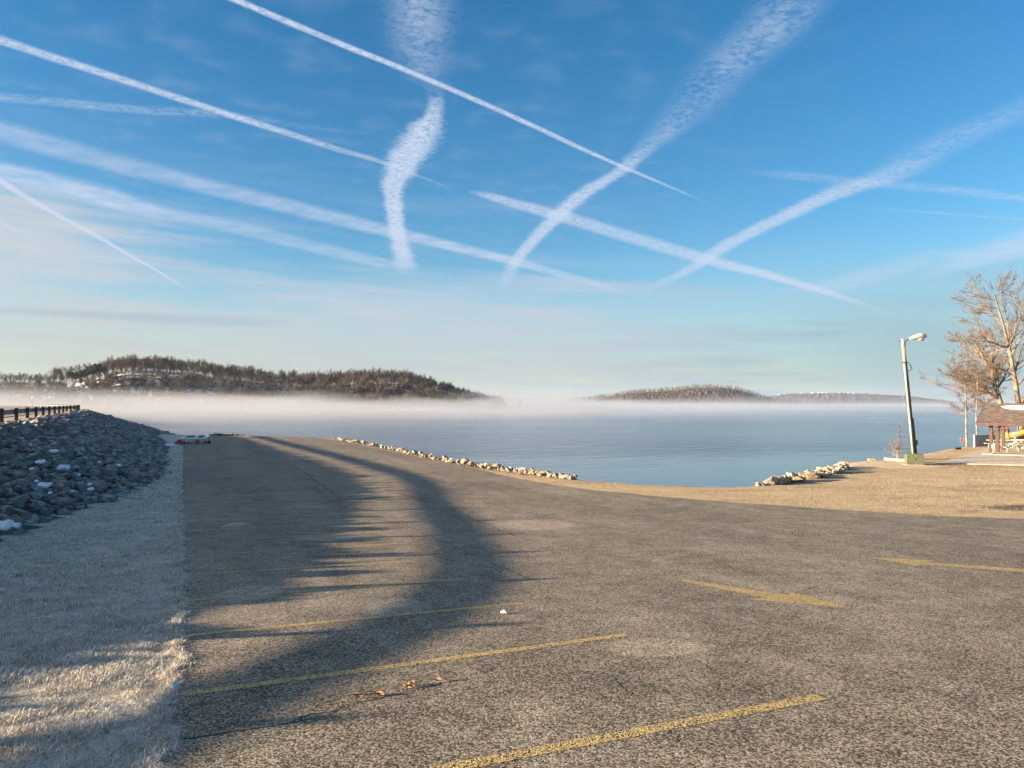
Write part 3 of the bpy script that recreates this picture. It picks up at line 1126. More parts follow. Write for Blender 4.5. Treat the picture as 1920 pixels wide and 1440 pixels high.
p = at(60.5, 745, 215)
sgn = tag(empty('road_sign', (p.x, p.y, CREST_Z)), 'small white square sign beside the dam road', 'road sign')
MB().box((0, 0, p.z - CREST_Z), (.62, .03, .72)).build('sign_panel', M['sign_white'], sgn)
MB().box((0, .05, (p.z - CREST_Z) / 2), (.07, .05, p.z - CREST_Z)).build('post', M['galv'], sgn)
for dz, w in ((.16, .4), (-.02, .42), (-.2, .3)):
    MB().box((0, -.02, p.z - CREST_Z + dz), (w, .012, .09)).build('lettering', M['dark'], sgn)


# ------------------------------------------------------------------ bare trees
def grow(segs, p, d, length, rad, level, cfg, r):
    n = cfg['n'][level]
    p, d = p.copy(), d / np.linalg.norm(d)
    step = length / n
    for i in range(n):
        t0, t1 = i / n, (i + 1) / n
        r0, r1 = rad * (1 - t0 * cfg['taper'][level]), rad * (1 - t1 * cfg['taper'][level])
        q = p + d * step
        segs.append((p, q, r0, r1))
        if level + 1 < len(cfg['n']) and t1 > cfg['start'][level]:
            for _ in range(r.poisson(cfg['kids'][level])):
                a = r.uniform(0, 2 * math.pi)
                w = np.array((math.cos(a), math.sin(a), 0.0))
                w = w - d * (w @ d)
                if np.linalg.norm(w) < .1:
                    continue
                w /= np.linalg.norm(w)
                ang = cfg['angle'][level] * r.uniform(.7, 1.3)
                nd = d * math.cos(ang) + w * math.sin(ang)
                shape = cfg['shape'](t1) if level == 0 else (1 - .55 * t1)
                grow(segs, q - d * step * r.uniform(0, .9), nd, length * cfg['ratio'][level] * shape * r.uniform(.7, 1.2), max(r1 * cfg['rr'][level], cfg['rmin']), level + 1, cfg, r)
        d = d + r.normal(0, cfg['wob'][level], 3) + np.array((0, 0, cfg['up'][level]))
        d /= np.linalg.norm(d)
        p = q


def tubes(segs, thick=.03):
    """segments -> triangles arrays; thin twigs get three sides"""
    A = np.array([s[0] for s in segs]); B = np.array([s[1] for s in segs])
    r0 = np.array([s[2] for s in segs]); r1 = np.array([s[3] for s in segs])
    D = B - A; D /= np.maximum(np.linalg.norm(D, axis=1), 1e-6)[:, None]
    ref = np.where(np.abs(D[:, 2:3]) < .9, np.array([[0, 0, 1.0]]), np.array([[1.0, 0, 0]]))
    U = np.cross(D, ref); U /= np.linalg.norm(U, axis=1)[:, None]
    W = np.cross(D, U)
    Vs, Fs, k = [], [], 0
    for sel, n in ((r0 > thick, 7), (r0 <= thick, 3)):
        a, b, u, w, x, y = A[sel], B[sel], U[sel], W[sel], r0[sel], r1[sel]
        m = len(a)
        if not m:
            continue
        th = np.arange(n) * 2 * math.pi / n
        ring = np.cos(th)[None, :, None] * u[:, None] + np.sin(th)[None, :, None] * w[:, None]
        V = np.concatenate([a[:, None] + ring * x[:, None, None], b[:, None] + ring * y[:, None, None]], 1)
        j = np.arange(n); j2 = (j + 1) % n
        q = np.stack([j, j2, j2 + n, j + n], 1)
        Fs.append((q[None] + (np.arange(m) * 2 * n)[:, None, None]).reshape(-1, 4) + k)
        Vs.append(V.reshape(-1, 3)); k += m * 2 * n
    return np.concatenate(Vs), np.concatenate(Fs)


def near_tree(name, label, loc, h, rad, cfg, seed, mat_t, mat_c, lean=(0, 0), group=None):
    r = np.random.default_rng(seed)
    segs = []
    grow(segs, np.zeros(3), np.array((lean[0], lean[1], 1.0)), h, rad, 0, cfg, r)
    n0 = cfg['n'][0]
    # trunk segments are those of level 0: keep them apart from the crown
    trunk, crown = [], []
    cut = rad * .22
    for s in segs:
        (trunk if s[2] > cut else crown).append(s)
    root = tag(empty(name, loc), label, 'tree', group)
    V, Fq = tubes(trunk, .02); link('trunk', np_mesh('trunk', V, Fq, mat_t, None, True), root)
    V, Fq = tubes(crown, .03); link('crown', np_mesh('crown', V, Fq, mat_c, None, True), root)
    return root


BIG = dict(n=[12, 9, 7, 5, 3], taper=[.80, .80, .8, .8, .7], start=[.22, .18, .15, .1], kids=[2.5, 1.6, 1.45, 1.2], angle=[.95, .66, .64, .6], ratio=[.66, .5, .46, .45],
           rr=[.52, .58, .58, .58], rmin=.012, wob=[.05, .10, .13, .16, .16], up=[.02, .07, .05, .03, .02], shape=lambda t: 1.15 - .75 * t)
SLIM = dict(n=[14, 7, 5, 3], taper=[.78, .8, .8, .7], start=[.42, .12, .1], kids=[3.6, 2.1, 1.9], angle=[1.05, .6, .6], ratio=[.34, .45, .5],
            rr=[.38, .5, .55], rmin=.008, wob=[.035, .12, .16, .16], up=[.015, .03, .02, .0], shape=lambda t: 1.15 - .6 * abs(t - .68) / .4)
CONE = dict(n=[16, 7, 4], taper=[.9, .85, .8], start=[.03, .1], kids=[4.2, 1.7], angle=[1.25, .7], ratio=[.40, .42], rr=[.45, .6], rmin=.006, wob=[.02, .10, .14],
            up=[0, .05, .03], shape=lambda t: 1.08 - t * .98)

near_tree('leafless_tree', 'tall pale leafless tree spreading widely behind the pavilion roof', at(1916, 840, 80).to_tuple()[:2] + (0,), 15.8, .34, BIG, 5, M['bark_brown'], M['bark_brown'], (-.06, 0))
near_tree('leafless_tree', 'thick brown leafless tree leaning toward the lake behind the pavilion ridge', at(1889, 838, 86).to_tuple()[:2] + (0,), 12.5, .40, BIG, 12, M['bark_brown'], M['bark_brown'], (-.12, 0))
near_tree('leafless_tree', 'slender leafless tree with a clean pale trunk beside the round sign', at(1813, 838, 74.5).to_tuple()[:2] + (0,), 7.9, .115, SLIM, 21, M['bark_pale'], M['bark_dark'], (-.03, 0))
near_tree('leafless_tree', 'slender leafless tree just behind the board fence', at(1834, 834, 79).to_tuple()[:2] + (0,), 8.0, .10, SLIM, 33, M['bark_pale'], M['bark_dark'], (-.10, 0))
near_tree('leafless_tree', 'thin dark leafless tree rising above the pavilion eave corner', at(1862, 832, 88).to_tuple()[:2] + (0,), 8.6, .09, SLIM, 47, M['bark_dark'], M['bark_dark'], (-.05, 0))
q = at(1683, 862, 57.5)
near_tree('sapling', 'small cone shaped leafless sapling at the water by the lamp post', (q.x, q.y, H(q.x, q.y) - .05), 3.15, .055, CONE, 3, M['bark_brown'], M['bark_brown'])


# ------------------------------------------------------------------ far hills and their woods
def hill(name, label, px_pts, Y, depth, mat, base=-3.0, nx=160, ny=26, bumps=0.0, back=1.4):
    """ridge given by photograph points at distance Y; a rounded hill body `depth` deep before and behind it"""
    xs = np.array([p[0] for p in px_pts], float)
    X = np.array([px_ray(p[0], p[1])[0] * Y for p in px_pts]); Z = np.array([EYE + px_ray(p[0], p[1])[1] * Y for p in px_pts])
    gx_ = np.linspace(X[0], X[-1], nx)
    zr = np.interp(gx_, X, Z)
    k = np.ones(9) / 9
    zr = np.convolve(np.pad(zr, 4, 'edge'), k, 'valid')
    tt = np.linspace(-1, back, ny)
    V = np.zeros((ny, nx, 3))
    for j, t_ in enumerate(tt):
        prof = (math.cos(min(abs(t_), 1) * math.pi) + 1) / 2 if t_ < 0 else max(0.0, 1 - (t_ / back) ** 2)
        V[j, :, 0] = gx_ * (1 + t_ * depth / Y)
        V[j, :, 1] = Y + t_ * depth
        V[j, :, 2] = base + (zr - base) * prof
    if bumps:
        V[:, :, 2] += rng.normal(0, bumps, (ny, nx)) * np.clip((V[:, :, 2] - base) / 12, 0, 1)
    o = link(name, np_mesh(name, V.reshape(-1, 3), grid_faces(nx, ny), mat, None, True))
    tag(o, label, 'hill', kind='structure')

    def surf(x, t_):
        z = np.interp(x, gx_, zr)
        prof = np.where(t_ < 0, (np.cos(np.minimum(np.abs(t_), 1) * math.pi) + 1) / 2, np.maximum(0.0, 1 - (t_ / back) ** 2))
        return x * (1 + t_ * depth / Y), Y + t_ * depth, base + (z - base) * prof
    return surf, gx_[0], gx_[-1]


HILL1 = [(-260, 712), (-60, 716), (0, 714), (60, 718), (130, 716), (170, 710), (205, 698), (260, 694), (350, 700), (420, 710), (480, 717), (560, 726), (640, 723), (700, 718), (760, 723), (830, 736), (870, 748), (905, 754), (960, 762)]
s1, xa, xb = hill('hill', 'long snowy wooded hill behind the mist beyond the dam', HILL1, 660, 120, M['hill_snow'])
HILL2 = [(1000, 760), (1060, 757), (1100, 751), (1150, 745), (1185, 738), (1260, 733), (1300, 728), (1345, 727), (1385, 732), (1412, 741), (1440, 751), (1500, 760)]
s2, xc, xd = hill('hill', 'rounded brown wooded hill across the open water', HILL2, 2000, 420, M['hill_mid'], -10, 240, 60, 1.6)
HILL3 = [(1300, 756), (1380, 748), (1440, 744), (1480, 739), (1560, 737), (1650, 740), (1700, 743), (1760, 750), (1800, 755), (1880, 758), (2050, 760)]
s3, xe, xf = hill('hill', 'long hazy blue ridge on the far side of the lake', HILL3, 4000, 700, M['hill_far'], -20, 260, 50, 2.0)


def far_tree(seed, h, twiggy=1.0, bush=False):
    r = np.random.default_rng(seed)
    cfg = dict(n=[5, 4, 3], taper=[.75, .8, .7], start=[.36 if not bush else .02, .1], kids=[3.2 * twiggy, 2.2], angle=[.72 if not bush else .9, .62], ratio=[.52 if not bush else .6, .52], rr=[.55, .6], rmin=.07,
               wob=[.05, .12, .15], up=[.02, .16, .08], shape=lambda t: .55 + .55 * math.sin(math.pi * min(1, t * .9)))
    segs = []
    grow(segs, np.zeros(3), np.array((r.normal(0, .04), r.normal(0, .04), 1.0)), h, h * .017, 0, cfg, r)
    A = np.array([s[0] for s in segs]); B = np.array([s[1] for s in segs]); r0 = np.array([s[2] for s in segs]); r1 = np.array([s[3] for s in segs])
    # light three-sided twigs
    V, Fq = tubes(segs, 9)
    return V, Fq


FT = [far_tree(100 + i, 10.0) for i in range(7)]
FB = [far_tree(200 + i, 5.0, 2.2, True) for i in range(4)]
FM = [np_mesh('leafless_tree', V, Fq, M['far_bark']) for V, Fq in FT]

# single trees along the skyline and front of the near hill
n_solo = 290
for i in range(n_solo):
    x = rng.uniform(px_ray(100, 700)[0] * 660, px_ray(915, 700)[0] * 660)
    t_ = -abs(rng.normal(0, .07)) + .03
    X, Y, Z = s1(np.array(x), np.array(t_))
    o = link('leafless_tree', FM[int(rng.integers(0, len(FM)))])
    k = rng.uniform(.85, 1.2) * np.interp(x, [px_ray(780, 700)[0] * 660, px_ray(900, 700)[0] * 660], [1, .62])
    o.location = (float(X), float(Y), float(Z) - .3)
    o.scale = (k * rng.uniform(.85, 1.15),) * 2 + (k,)
    o.rotation_euler = (0, 0, rng.uniform(0, 6.28))
    tag(o, 'leafless tree on the snowy hill across the mist', 'tree', 'bare trees on the hill across the mist')


def mass(name, label, spec):
    Vs, Fs, Ts, k = [], [], [], 0
    for tmpl, x, y, z, s, tint in spec:
        V, Fq = tmpl
        a = rng.uniform(0, 6.28)
        c_, s_ = math.cos(a), math.sin(a)
        W = np.stack([V[:, 0] * c_ - V[:, 1] * s_, V[:, 0] * s_ + V[:, 1] * c_, V[:, 2]], 1) * s + np.array((x, y, z - .2))
        Vs.append(W); Fs.append(Fq + k); Ts.append(np.full(len(V), tint)); k += len(V)
    o = link(name, np_mesh(name, np.concatenate(Vs), np.concatenate(Fs), M['wood_mass'], None, False, np.concatenate(Ts)))
    return tag(o, label, 'woodland', kind='stuff')


spec = []
for i in range(1800):
    x = rng.uniform(xa * .98, px_ray(935, 700)[0] * 660); t_ = rng.uniform(-.62, .12) if i < 800 else (rng.uniform(-.10, .12) if i < 1300 else rng.uniform(-.4, -.04))
    X, Y, Z = s1(np.array(x), np.array(t_))
    px_x = 960 + FPX * float(X) / float(Y)
    s = rng.uniform(.7, 1.05) * np.interp(px_x, [0, 160, 200, 780, 910], [.62, .7, 1, 1, .55])
    if px_x < 190 and rng.random() < .45:
        continue
    if 200 < px_x < 400 and t_ < -.15 and rng.random() < .55:
        continue
    spec.append((FT[int(rng.integers(0, 7))], X, Y, Z, s, rng.uniform(0, .7)))
for i in range(900):
    x = rng.uniform(xa * .98, px_ray(945, 700)[0] * 660); t_ = rng.uniform(-.8, -.34)
    X, Y, Z = s1(np.array(x), np.array(t_))
    spec.append((FB[int(rng.integers(0, 4))], X, Y, Z, rng.uniform(.6, 1.5), rng.uniform(.1, 1.0) ** 1.3))
mass('woodland', 'bare brown woodland covering the snowy hill beyond the dam', spec)


def canopy(surf, x0, x1, n, size, tlo, thi, name, label, tmax=.8):
    """many small rough crowns that read as distant bare woods"""
    base = [far_tree(300 + i, 10, .9) for i in range(3)]
    spec = []
    for i in range(n):
        x = rng.uniform(x0, x1); t_ = rng.uniform(tlo, thi)
        X, Y, Z = surf(np.array(x), np.array(t_))
        spec.append((base[i % 3], X, Y, Z - 1, size * rng.uniform(.7, 1.2), rng.uniform(0, tmax)))
    mass(name, label, spec)


canopy(s2, xc, xd, 1500, 1.0, -.7, .1, 'woodland', 'bare woods on the rounded hill across the water')

pine_v, pine_f = [], []


def pine_template(seed):
    r = np.random.default_rng(seed)
    V, Fq = tubes([(np.array((0, 0, 0.)), np.array((0, 0, 9.)), .28, .08)], .01)
    N, T3 = [], []
    for i in range(900):
        z = 3.5 + 6.5 * r.random() ** .8
        rad = (1 - abs(z - 6.2) / 5.2) * 2.9 * r.random() ** .5
        a = r.uniform(0, 6.28)
        clump = .5 + .5 * math.sin(a * 3 + z * 2.3 + seed)
        c_ = np.array((math.cos(a) * rad * (.6 + .5 * clump), math.sin(a) * rad * (.6 + .5 * clump), z))
        e = r.normal(0, .32, (3, 3))
        T3.append([len(N), len(N) + 1, len(N) + 2]); N += list(c_ + e)
    return (V, Fq), (np.array(N), np.array(T3))


pt = [pine_template(i) for i in range(3)]
for i, (x, y, s) in enumerate([(128, 712, .75), (136, 714, .8), (143, 716, .9), (150, 715, 1.0), (158, 712, .9), (164, 709, 1.0), (171, 708, 1.05), (178, 707, 1.15), (186, 706, 1.1), (116, 716, .6), (152, 722, .7), (74, 722, .5), (196, 706, .9)]):
    u, v = px_ray(x, y)
    Yp = 625.0
    root = empty('pine_tree', (u * Yp, Yp, EYE + v * Yp - 1))
    root.scale = (s,) * 3; root.rotation_euler = (0, 0, i * 1.3)
    (V, Fq), (N, T3) = pt[i % 3]
    link('trunk', np_mesh('trunk', V, Fq, M['far_bark']), root)
    link('crown', np_mesh('crown', N, T3, M['needle']), root)
    tag(root, 'dark green pine at the dam end of the snowy hill', 'tree', 'pines at the dam end of the snowy hill')

# lone tree standing out of the mist in the gap between the hills
q = at(975, 759, 520)
o = link('leafless_tree', FM[2]); o.location = (q.x, q.y, -1.2); o.scale = (.55, .55, .62)
tag(o, 'lone small tree poking out of the mist between the hills', 'tree')
spit = MB()
for i in range(18):
    spit.box((q.x + (i - 9) * 2.2, q.y + rng.uniform(-2, 2), -1.2 + rng.uniform(0, .3)), (3.2, 6, 1.2), Euler((0, 0, rng.uniform(-.4, .4))).to_matrix(), .5)
tag(spit.build('islet', M['bed']), 'low islet hidden in the mist under the lone tree', 'islet', kind='structure')
# pale houses along the far ridge
for i, (x, t_) in enumerate([(1458, -.02), (1470, .0), (1500, -.03), (1524, .0), (1533, -.02), (1541, -.01), (1550, .0), (1572, -.02), (1590, .0), (1600, -.01), (1648, -.35), (1745, -.4), (1712, -.45)]):
    xx = px_ray(x, 740)[0] * 4000
    X, Y, Z = s3(np.array(xx / (1 + t_ * 700 / 4000)), np.array(t_))
    hs_ = tag(empty('house', (float(X), float(Y), float(Z) - 2)), 'tiny pale house on the far hazy ridge', 'house', 'houses on the far ridge')
    w_ = rng.uniform(6, 13)
    MB().box((0, 0, 2.2), (w_, 8, 4.4)).build('wall', M['table_leg'], hs_)
    MB().prism([(-w_ / 2 - .5, 4.4), (w_ / 2 + .5, 4.4), (w_ / 2 - 2, 6.6), (-w_ / 2 + 2, 6.6)], -4.4, 4.4).build('roof', M['snow'], hs_)

# ------------------------------------------------------------------ lamp post and transformer box
Yl = 54.5
b0_ = at(1715, 868, Yl); b0_.z = 0
top = at(1692.5, 635, Yl)
lamp = tag(empty('street_lamp', b0_), 'leaning weathered pole with one white street lamp by the green box', 'street lamp')
L = lambda x, y, dy=0: at(x, y, Yl + dy) - b0_
ax_ = (top - b0_)
f = lambda t_: ax_ * t_
MB().tube([f(-.02), f(.3), f(.62), f(.805)], [.165, .155, .145, .138], 14).build('pole_base', M['tarred'], lamp, True)
sidev = Vector((-.098, -.092, 0))
MB().tube([f(-.01) + sidev, f(.3) + sidev * .98, f(.62) + sidev * .95, f(.80) + sidev * .92], .075, 10).build('riser_pipe', M['pole_metal'], lamp, True)
MB().tube([f(.80), f(.9), f(1.0)], [.130, .122, .112], 14).build('pole', M['wood_pole'], lamp, True)
for t_ in (.30, .55, .805):
    MB().tube([f(t_), f(t_ + .008)], [.178, .178], 14).build('band', M['dark'], lamp, True)
MB().tube([f(.0) + Vector((.19, -.04, 0)), f(.2) + Vector((.185, -.04, 0)), f(.36) + Vector((.18, -.04, 0))], .035, 8).build('conduit', M['galv'], lamp, True)
MB().box(f(.165) + Vector((.27, -.03, .0)), (.10, .12, .34)).build('meter_box', M['galv'], lamp, bevel=.01)
MB().box(f(.245) + Vector((.22, -.06, .0)), (.07, .08, .16)).build('junction_box', M['white_metal'], lamp, bevel=.01)
MB().tube([f(.93) + Vector((.11, 0, 0)), L(1697, 646), L(1698.2, 641), L(1701, 637), L(1705, 634.6), L(1710, 633.4)], .035, 8).build('arm', M['galv'], lamp, True)
MB().tube([L(1685, 640), L(1692, 640)], .02, 6).build('bracket', M['dark'], lamp)
head = MB()
ctr = [L(1704.5, 634.8), L(1708, 634.2), L(1714, 632.6), L(1721, 630.8), L(1728, 629.6), L(1733, 629.8), L(1735, 631)]
head.tube(ctr, [.06, .10, .15, .19, .20, .15, .06], 14)
hd = head.build('lamp_head', M['white_metal'], lamp, True)
lens = MB(); lens.tube([L(1719, 632.5), L(1722, 634.6), L(1726, 635.6), L(1730, 635), L(1733.5, 632)], [.05, .13, .16, .14, .05], 12)
lens.build('lens', M['glass'], hd, True)
MB().tube([L(1718.5, 629.2), L(1718.5, 626.8)], .06, 8).build('photocell', M['dark'], hd, True)
MB().box(L(1734.8, 630.8), (.09, .2, .16)).build('latch', M['dark'], hd)
for k in (0, 1):
    MB().tube([f(.805) + Vector((.1, -.15, 0)), L(1702.5, 678.5, -.15), L(1706.5 + k * 1.6, 685), L(1708.8 + k * 1.6, 691), L(1706.5 + k, 695.3 - k), L(1702.5, 694.5, -.12), L(1700.5, 690.5, -.15)], .014, 6).build('cable', M['dark'], lamp, True)

bx = at(1716.5, 872, 52.8)
box = tag(empty('transformer_box', (bx.x, bx.y, 0), R(-14)), 'olive green metal transformer box at the foot of the lamp post', 'utility box')
k = 52.8 / FPX
MB().prism([(-.56, 0), (-.02, 0), (-.02, .74), (-.40, .76), (-.52, .70), (-.56, .60)], -.02, .62).build('cabinet', M['green_box'], box, bevel=.012)
MB().prism([(.0, 0), (.50, 0), (.50, .72), (.0, .72)], -.05, .62).build('housing', M['green_box'], box, bevel=.012)
MB().box((.25, .28, .735), (.54, .70, .03)).build('lid', M['green_box'], box, bevel=.006)
MB().box((.02, -.06, .40), (.035, .03, .12)).build('handle', M['dark'], box)
MB().box((-.03, .30, -.01), (1.3, .9, .06)).build('pad', M['concrete'], box)

# ------------------------------------------------------------------ concrete walk
walk_px = [(1752, 869), (1790, 861), (1812, 853), (1850, 842), (2100, 842), (2100, 884), (1920, 873)]
WP = [gpt(*p) for p in walk_px]
wb = MB()
i0 = len(wb.v)
for z in (-.05, .06):
    for p in WP:
        wb.v.append(Vector((p[0], p[1], z)))
n_ = len(WP)
wb.f += [tuple(range(n_)), tuple(range(n_, 2 * n_))] + [(a, (a + 1) % n_, n_ + (a + 1) % n_, n_ + a) for a in range(n_)]
tag(wb.build('path', M['concrete']), 'tan concrete apron in front of the pavilion', 'path', kind='structure')

# ------------------------------------------------------------------ pavilion
e_ = Vector((.755, -.655, 0)).normalized(); f_ = Vector((.655, .755, 0)).normalized()
pav = tag(empty('pavilion', (37.75, 62.9, 0), math.atan2(e_.y, e_.x)), 'open picnic pavilion with brown posts and a shingled roof', 'pavilion')
LEN, HALF, EZ, RZ = 13.0, 3.75, 2.62, 4.13
EZ_, RZ_ = EZ, RZ
ang = math.atan2(RZ_ - EZ_, HALF)
for sgn_, nm in ((1, 'roof'), (-1, 'roof')):
    rl = math.hypot(HALF, RZ_ - EZ_)
    o = MB().box((LEN / 2, rl / 2, .03), (LEN, rl, .07)).build(nm, M['shingle'], pav)
    o.location = (0, 0, EZ_) if sgn_ == 1 else (LEN, 2 * HALF, EZ_)
    o.rotation_euler = (ang, 0, 0 if sgn_ == 1 else math.pi)
    if sgn_ == 1:
        front_roof = o
for yy in (-.03, 2 * HALF + .03):
    MB().box((LEN / 2, yy, EZ_ - .10), (LEN + .04, .05, .24)).build('fascia', M['brown'], pav)
for xx in (-.03, LEN + .03):
    MB().beam((xx, 0, EZ_ - .06), (xx, HALF, RZ_ - .06), .05, .22).build('barge_board', M['brown'], pav)
    MB().beam((xx, HALF, RZ_ - .06), (xx, 2 * HALF, EZ_ - .06), .05, .22).build('barge_board', M['brown'], pav)
for xx in (.85, 4.6, 8.4, 12.15):
    for yy in (.95, HALF, 2 * HALF - .95):
        zt = EZ_ - .06 if yy != HALF else EZ_ + .05
        MB().box((xx, yy, zt / 2 + .03), (.26, .26, zt - .06)).build('post', M['brown'], pav, bevel=.01)
        MB().beam((xx + .1, yy, zt - .80), (xx + .75, yy, zt - .12), .09, .14).build('brace', M['brown'], pav)
    MB().beam((xx, .4, EZ_ - .12), (xx, 2 * HALF - .4, EZ_ - .12), .12, .22).build('tie_beam', M['brown'], pav)
for yy in (.95, 2 * HALF - .95):
    MB().beam((.2, yy, EZ_ - .16 + .05), (LEN - .2, yy, EZ_ - .16 + .05), .14, .26).build('plate_beam', M['brown'], pav)
MB().box((LEN / 2, HALF, .03), (LEN - .6, 2 * HALF - .6, .14)).build('slab', M['concrete'], pav)
sn = MB()
outl = [(1.25, 3.35), (1.7, 2.85), (2.6, 2.65), (6, 2.5), (9, 2.45), (12.5, 2.6), (12.6, 3.6), (8, 3.65), (3.2, 3.6), (1.9, 3.55)]
for z in (.067, .088):
    for a, b in outl:
        sn.v.append(Vector((a, b, z)))
m_ = len(outl)
sn.f += [tuple(range(m_)), tuple(range(m_, 2 * m_))] + [(a, (a + 1) % m_, m_ + (a + 1) % m_, m_ + a) for a in range(m_)]
sn.build('roof_snow', M['snow'], front_roof)
dn = MB().tube([(1.04, .76, .62), (1.04, .76, .28), (.98, .66, .14), (.82, .55, .10)], .05, 8)
dn.build('downspout', M['white_metal'], pav, True)
MB().box((1.04, .78, .72), (.22, .20, .34)).build('outlet_box', M['table'], pav, bevel=.01)


def picnic_table(label, loc, rz):
    t_ = tag(empty('picnic_table', loc, rz), label, 'picnic table', 'picnic tables under the pavilion')
    for i in range(4):
        MB().box((0, -.285 + i * .19, .765), (2.4, .175, .045)).build('top_board', M['table'], t_, bevel=.006)
    for s_ in (-1, 1):
        MB().box((0, s_ * .70, .445), (2.4, .26, .05)).build('bench', M['table'], t_, bevel=.006)
        for x_ in (-.85, .85):
            MB().tube([(x_, s_ * .70, 0.0), (x_, s_ * .70, .42)], .035, 8).build('leg', M['table_leg'], t_, True)
            MB().tube([(x_, s_ * .72, .40), (x_, s_ * .25, .42), (x_, s_ * .2, .74)], .03, 8).build('frame', M['table_leg'], t_, True)
    return t_


rz = math.atan2(e_.y, e_.x)
for lab, (x, y, Y), r_ in (('pale picnic table directly behind the corner post of the pavilion', (1880, 838, 69.5), R(-6)),
                           ('picnic table with its bench end toward the concrete apron', (1916, 845, 64.2), rz + R(70)),
                           ('picnic table deeper under the pavilion near the slide', (1926, 838, 70), rz)):
    q = at(x, y, Y)
    picnic_table(lab, (q.x, q.y, .11), r_)

# ------------------------------------------------------------------ playground slide
q = at(1915, 838, 80)
sl = tag(empty('playground_slide', (q.x, q.y, 0)), 'orange yellow spiral playground slide behind the pavilion', 'slide')
V, Fq = [], []
NS, NR = 46, 11
for i in range(NS):
    a = R(150) + i / (NS - 1) * R(430)
    z = .35 + 2.35 * i / (NS - 1)
    cx, cy = math.cos(a) * 1.05, math.sin(a) * 1.05
    for j in range(NR):
        b_ = R(-10) + R(200) * j / (NR - 1)
        rr = 1.05 + .46 * math.cos(b_)
        V.append((math.cos(a) * rr, math.sin(a) * rr, z + .46 - .46 * math.sin(b_)))
    if i:
        for j in range(NR - 1):
            k = (i - 1) * NR + j
            Fq.append((k, k + 1, k + NR + 1, k + NR))
ch = link('chute', np_mesh('chute', V, Fq, M['slide'], None, True), sl)
md = ch.modifiers.new('thick', 'SOLIDIFY'); md.thickness = .05
MB().tube([(0, 0, -.05), (0, 0, 3.0)], .09, 10).build('centre_post', M['slide'], sl, True)
for i, (xx, yy) in enumerate(((1.7, .3), (1.7, 1.9), (3.3, .3), (3.3, 1.9))):
    MB().tube([(xx, yy, -.05), (xx, yy, 3.9)], .07, 8).build('tower_post', M['brown'], sl, True)
MB().box((2.5, 1.1, 2.3), (1.75, 1.75, .1)).build('platform', M['dark'], sl)
for z in (2.75, 3.2):
    MB().tube([(1.7, .3, z), (3.3, .3, z), (3.3, 1.9, z), (1.7, 1.9, z)], .03, 6).build('guard_bar', M['galv'], sl, True)
MB().prism([(1.5, 3.9), (3.5, 3.9), (2.5, 4.9)], .1, 2.1).build('roof', M['brown'], sl)
# ------------------------------------------------------------------ board fence, sign, timbers
q0, q1 = gpt(1828, 838), at(1886, 836, 76)
fx0 = Vector((q0[0], q0[1], 0)); fdir = (Vector((q1.x, q1.y, 0)) - fx0); flen = fdir.length + 5; fdir.normalize()
fence = tag(empty('board_fence', fx0, math.atan2(fdir.y, fdir.x)), 'low grey green board fence between the slender trees and pavilion', 'fence')
nb = int(3.6 / .31)
for i in range(nb):
    MB().box((.16 + i * .31, 0, .55), (.285, .03, 1.04 + rng.uniform(-.01, .01))).build('board', M['fence'], fence)
for z in (.28, .9):
    MB().box((1.85, .05, z), (3.7, .05, .09)).build('crosspiece', M['fence'], fence)
MB().box((1.85, 0, 1.10), (3.74, .10, .05)).build('cap_rail', M['fence'], fence)
MB().box((-.04, 0, .57), (.12, .12, 1.18)).build('post', M['table'], fence)
for k in range(4):
    MB().box((3.75 + k * 1.9, 0, .57), (.11, .11, 1.18)).build('post', M['fence'], fence)
for z in (.45, .78, 1.08):
    MB().tube([(3.7, 0, z), (9.5, 0, z)], .025, 6).build('railing', M['galv'], fence, True)

q = at(1804, 825, 74.6)
ws = tag(empty('warning_sign', (q.x, q.y, 0)), 'small round red and white prohibition sign at the water edge', 'sign')
MB().tube([(0, .02, -.1), (0, .02, q.z + .2)], .025, 6).build('post', M['galv'], ws, True)
MB().tube([(0, 0, q.z), (0, -.02, q.z)], .20, 20).build('panel', M['sign_white'], ws)
ring = MB(); nseg = 24
ring.tube([(math.cos(2 * math.pi * i / nseg) * .185, -.03, q.z + math.sin(2 * math.pi * i / nseg) * .185) for i in range(nseg + 1)], .025, 6, False)
ring.build('ring', M['sign_red'], ws, True)
MB().beam((-.13, -.035, q.z + .13), (.13, -.035, q.z - .13), .02, .05, (0, 1, 0)).build('slash', M['sign_red'], ws)
MB().box((-.02, -.028, q.z - .01), (.09, .01, .15)).build('symbol', M['dark'], ws)

for lab, (xa_, ya_), (xb_, yb_), w_, h_ in (('short pale timber lying at the edge of the sandy bank', (1628, 863.5), (1641, 863.5), .22, .14),
                                           ('long pale timber edging the sandy bank below the sapling', (1659, 862.5), (1702, 866), .22, .18),
                                           ('short dark timber block beside the round sign', (1789, 842.5), (1800, 842), .28, .16)):
    a, b = gpt(xa_, ya_), gpt(xb_, yb_)
    t_ = MB().beam(Vector((a[0], a[1], H(*a) + h_ * .45)), Vector((b[0], b[1], H(*b) + h_ * .45)), w_, h_).build('timber', M['lumber'] if 'pale' in lab else M['brown'], None, bevel=.02)
    tag(t_, lab, 'timber')

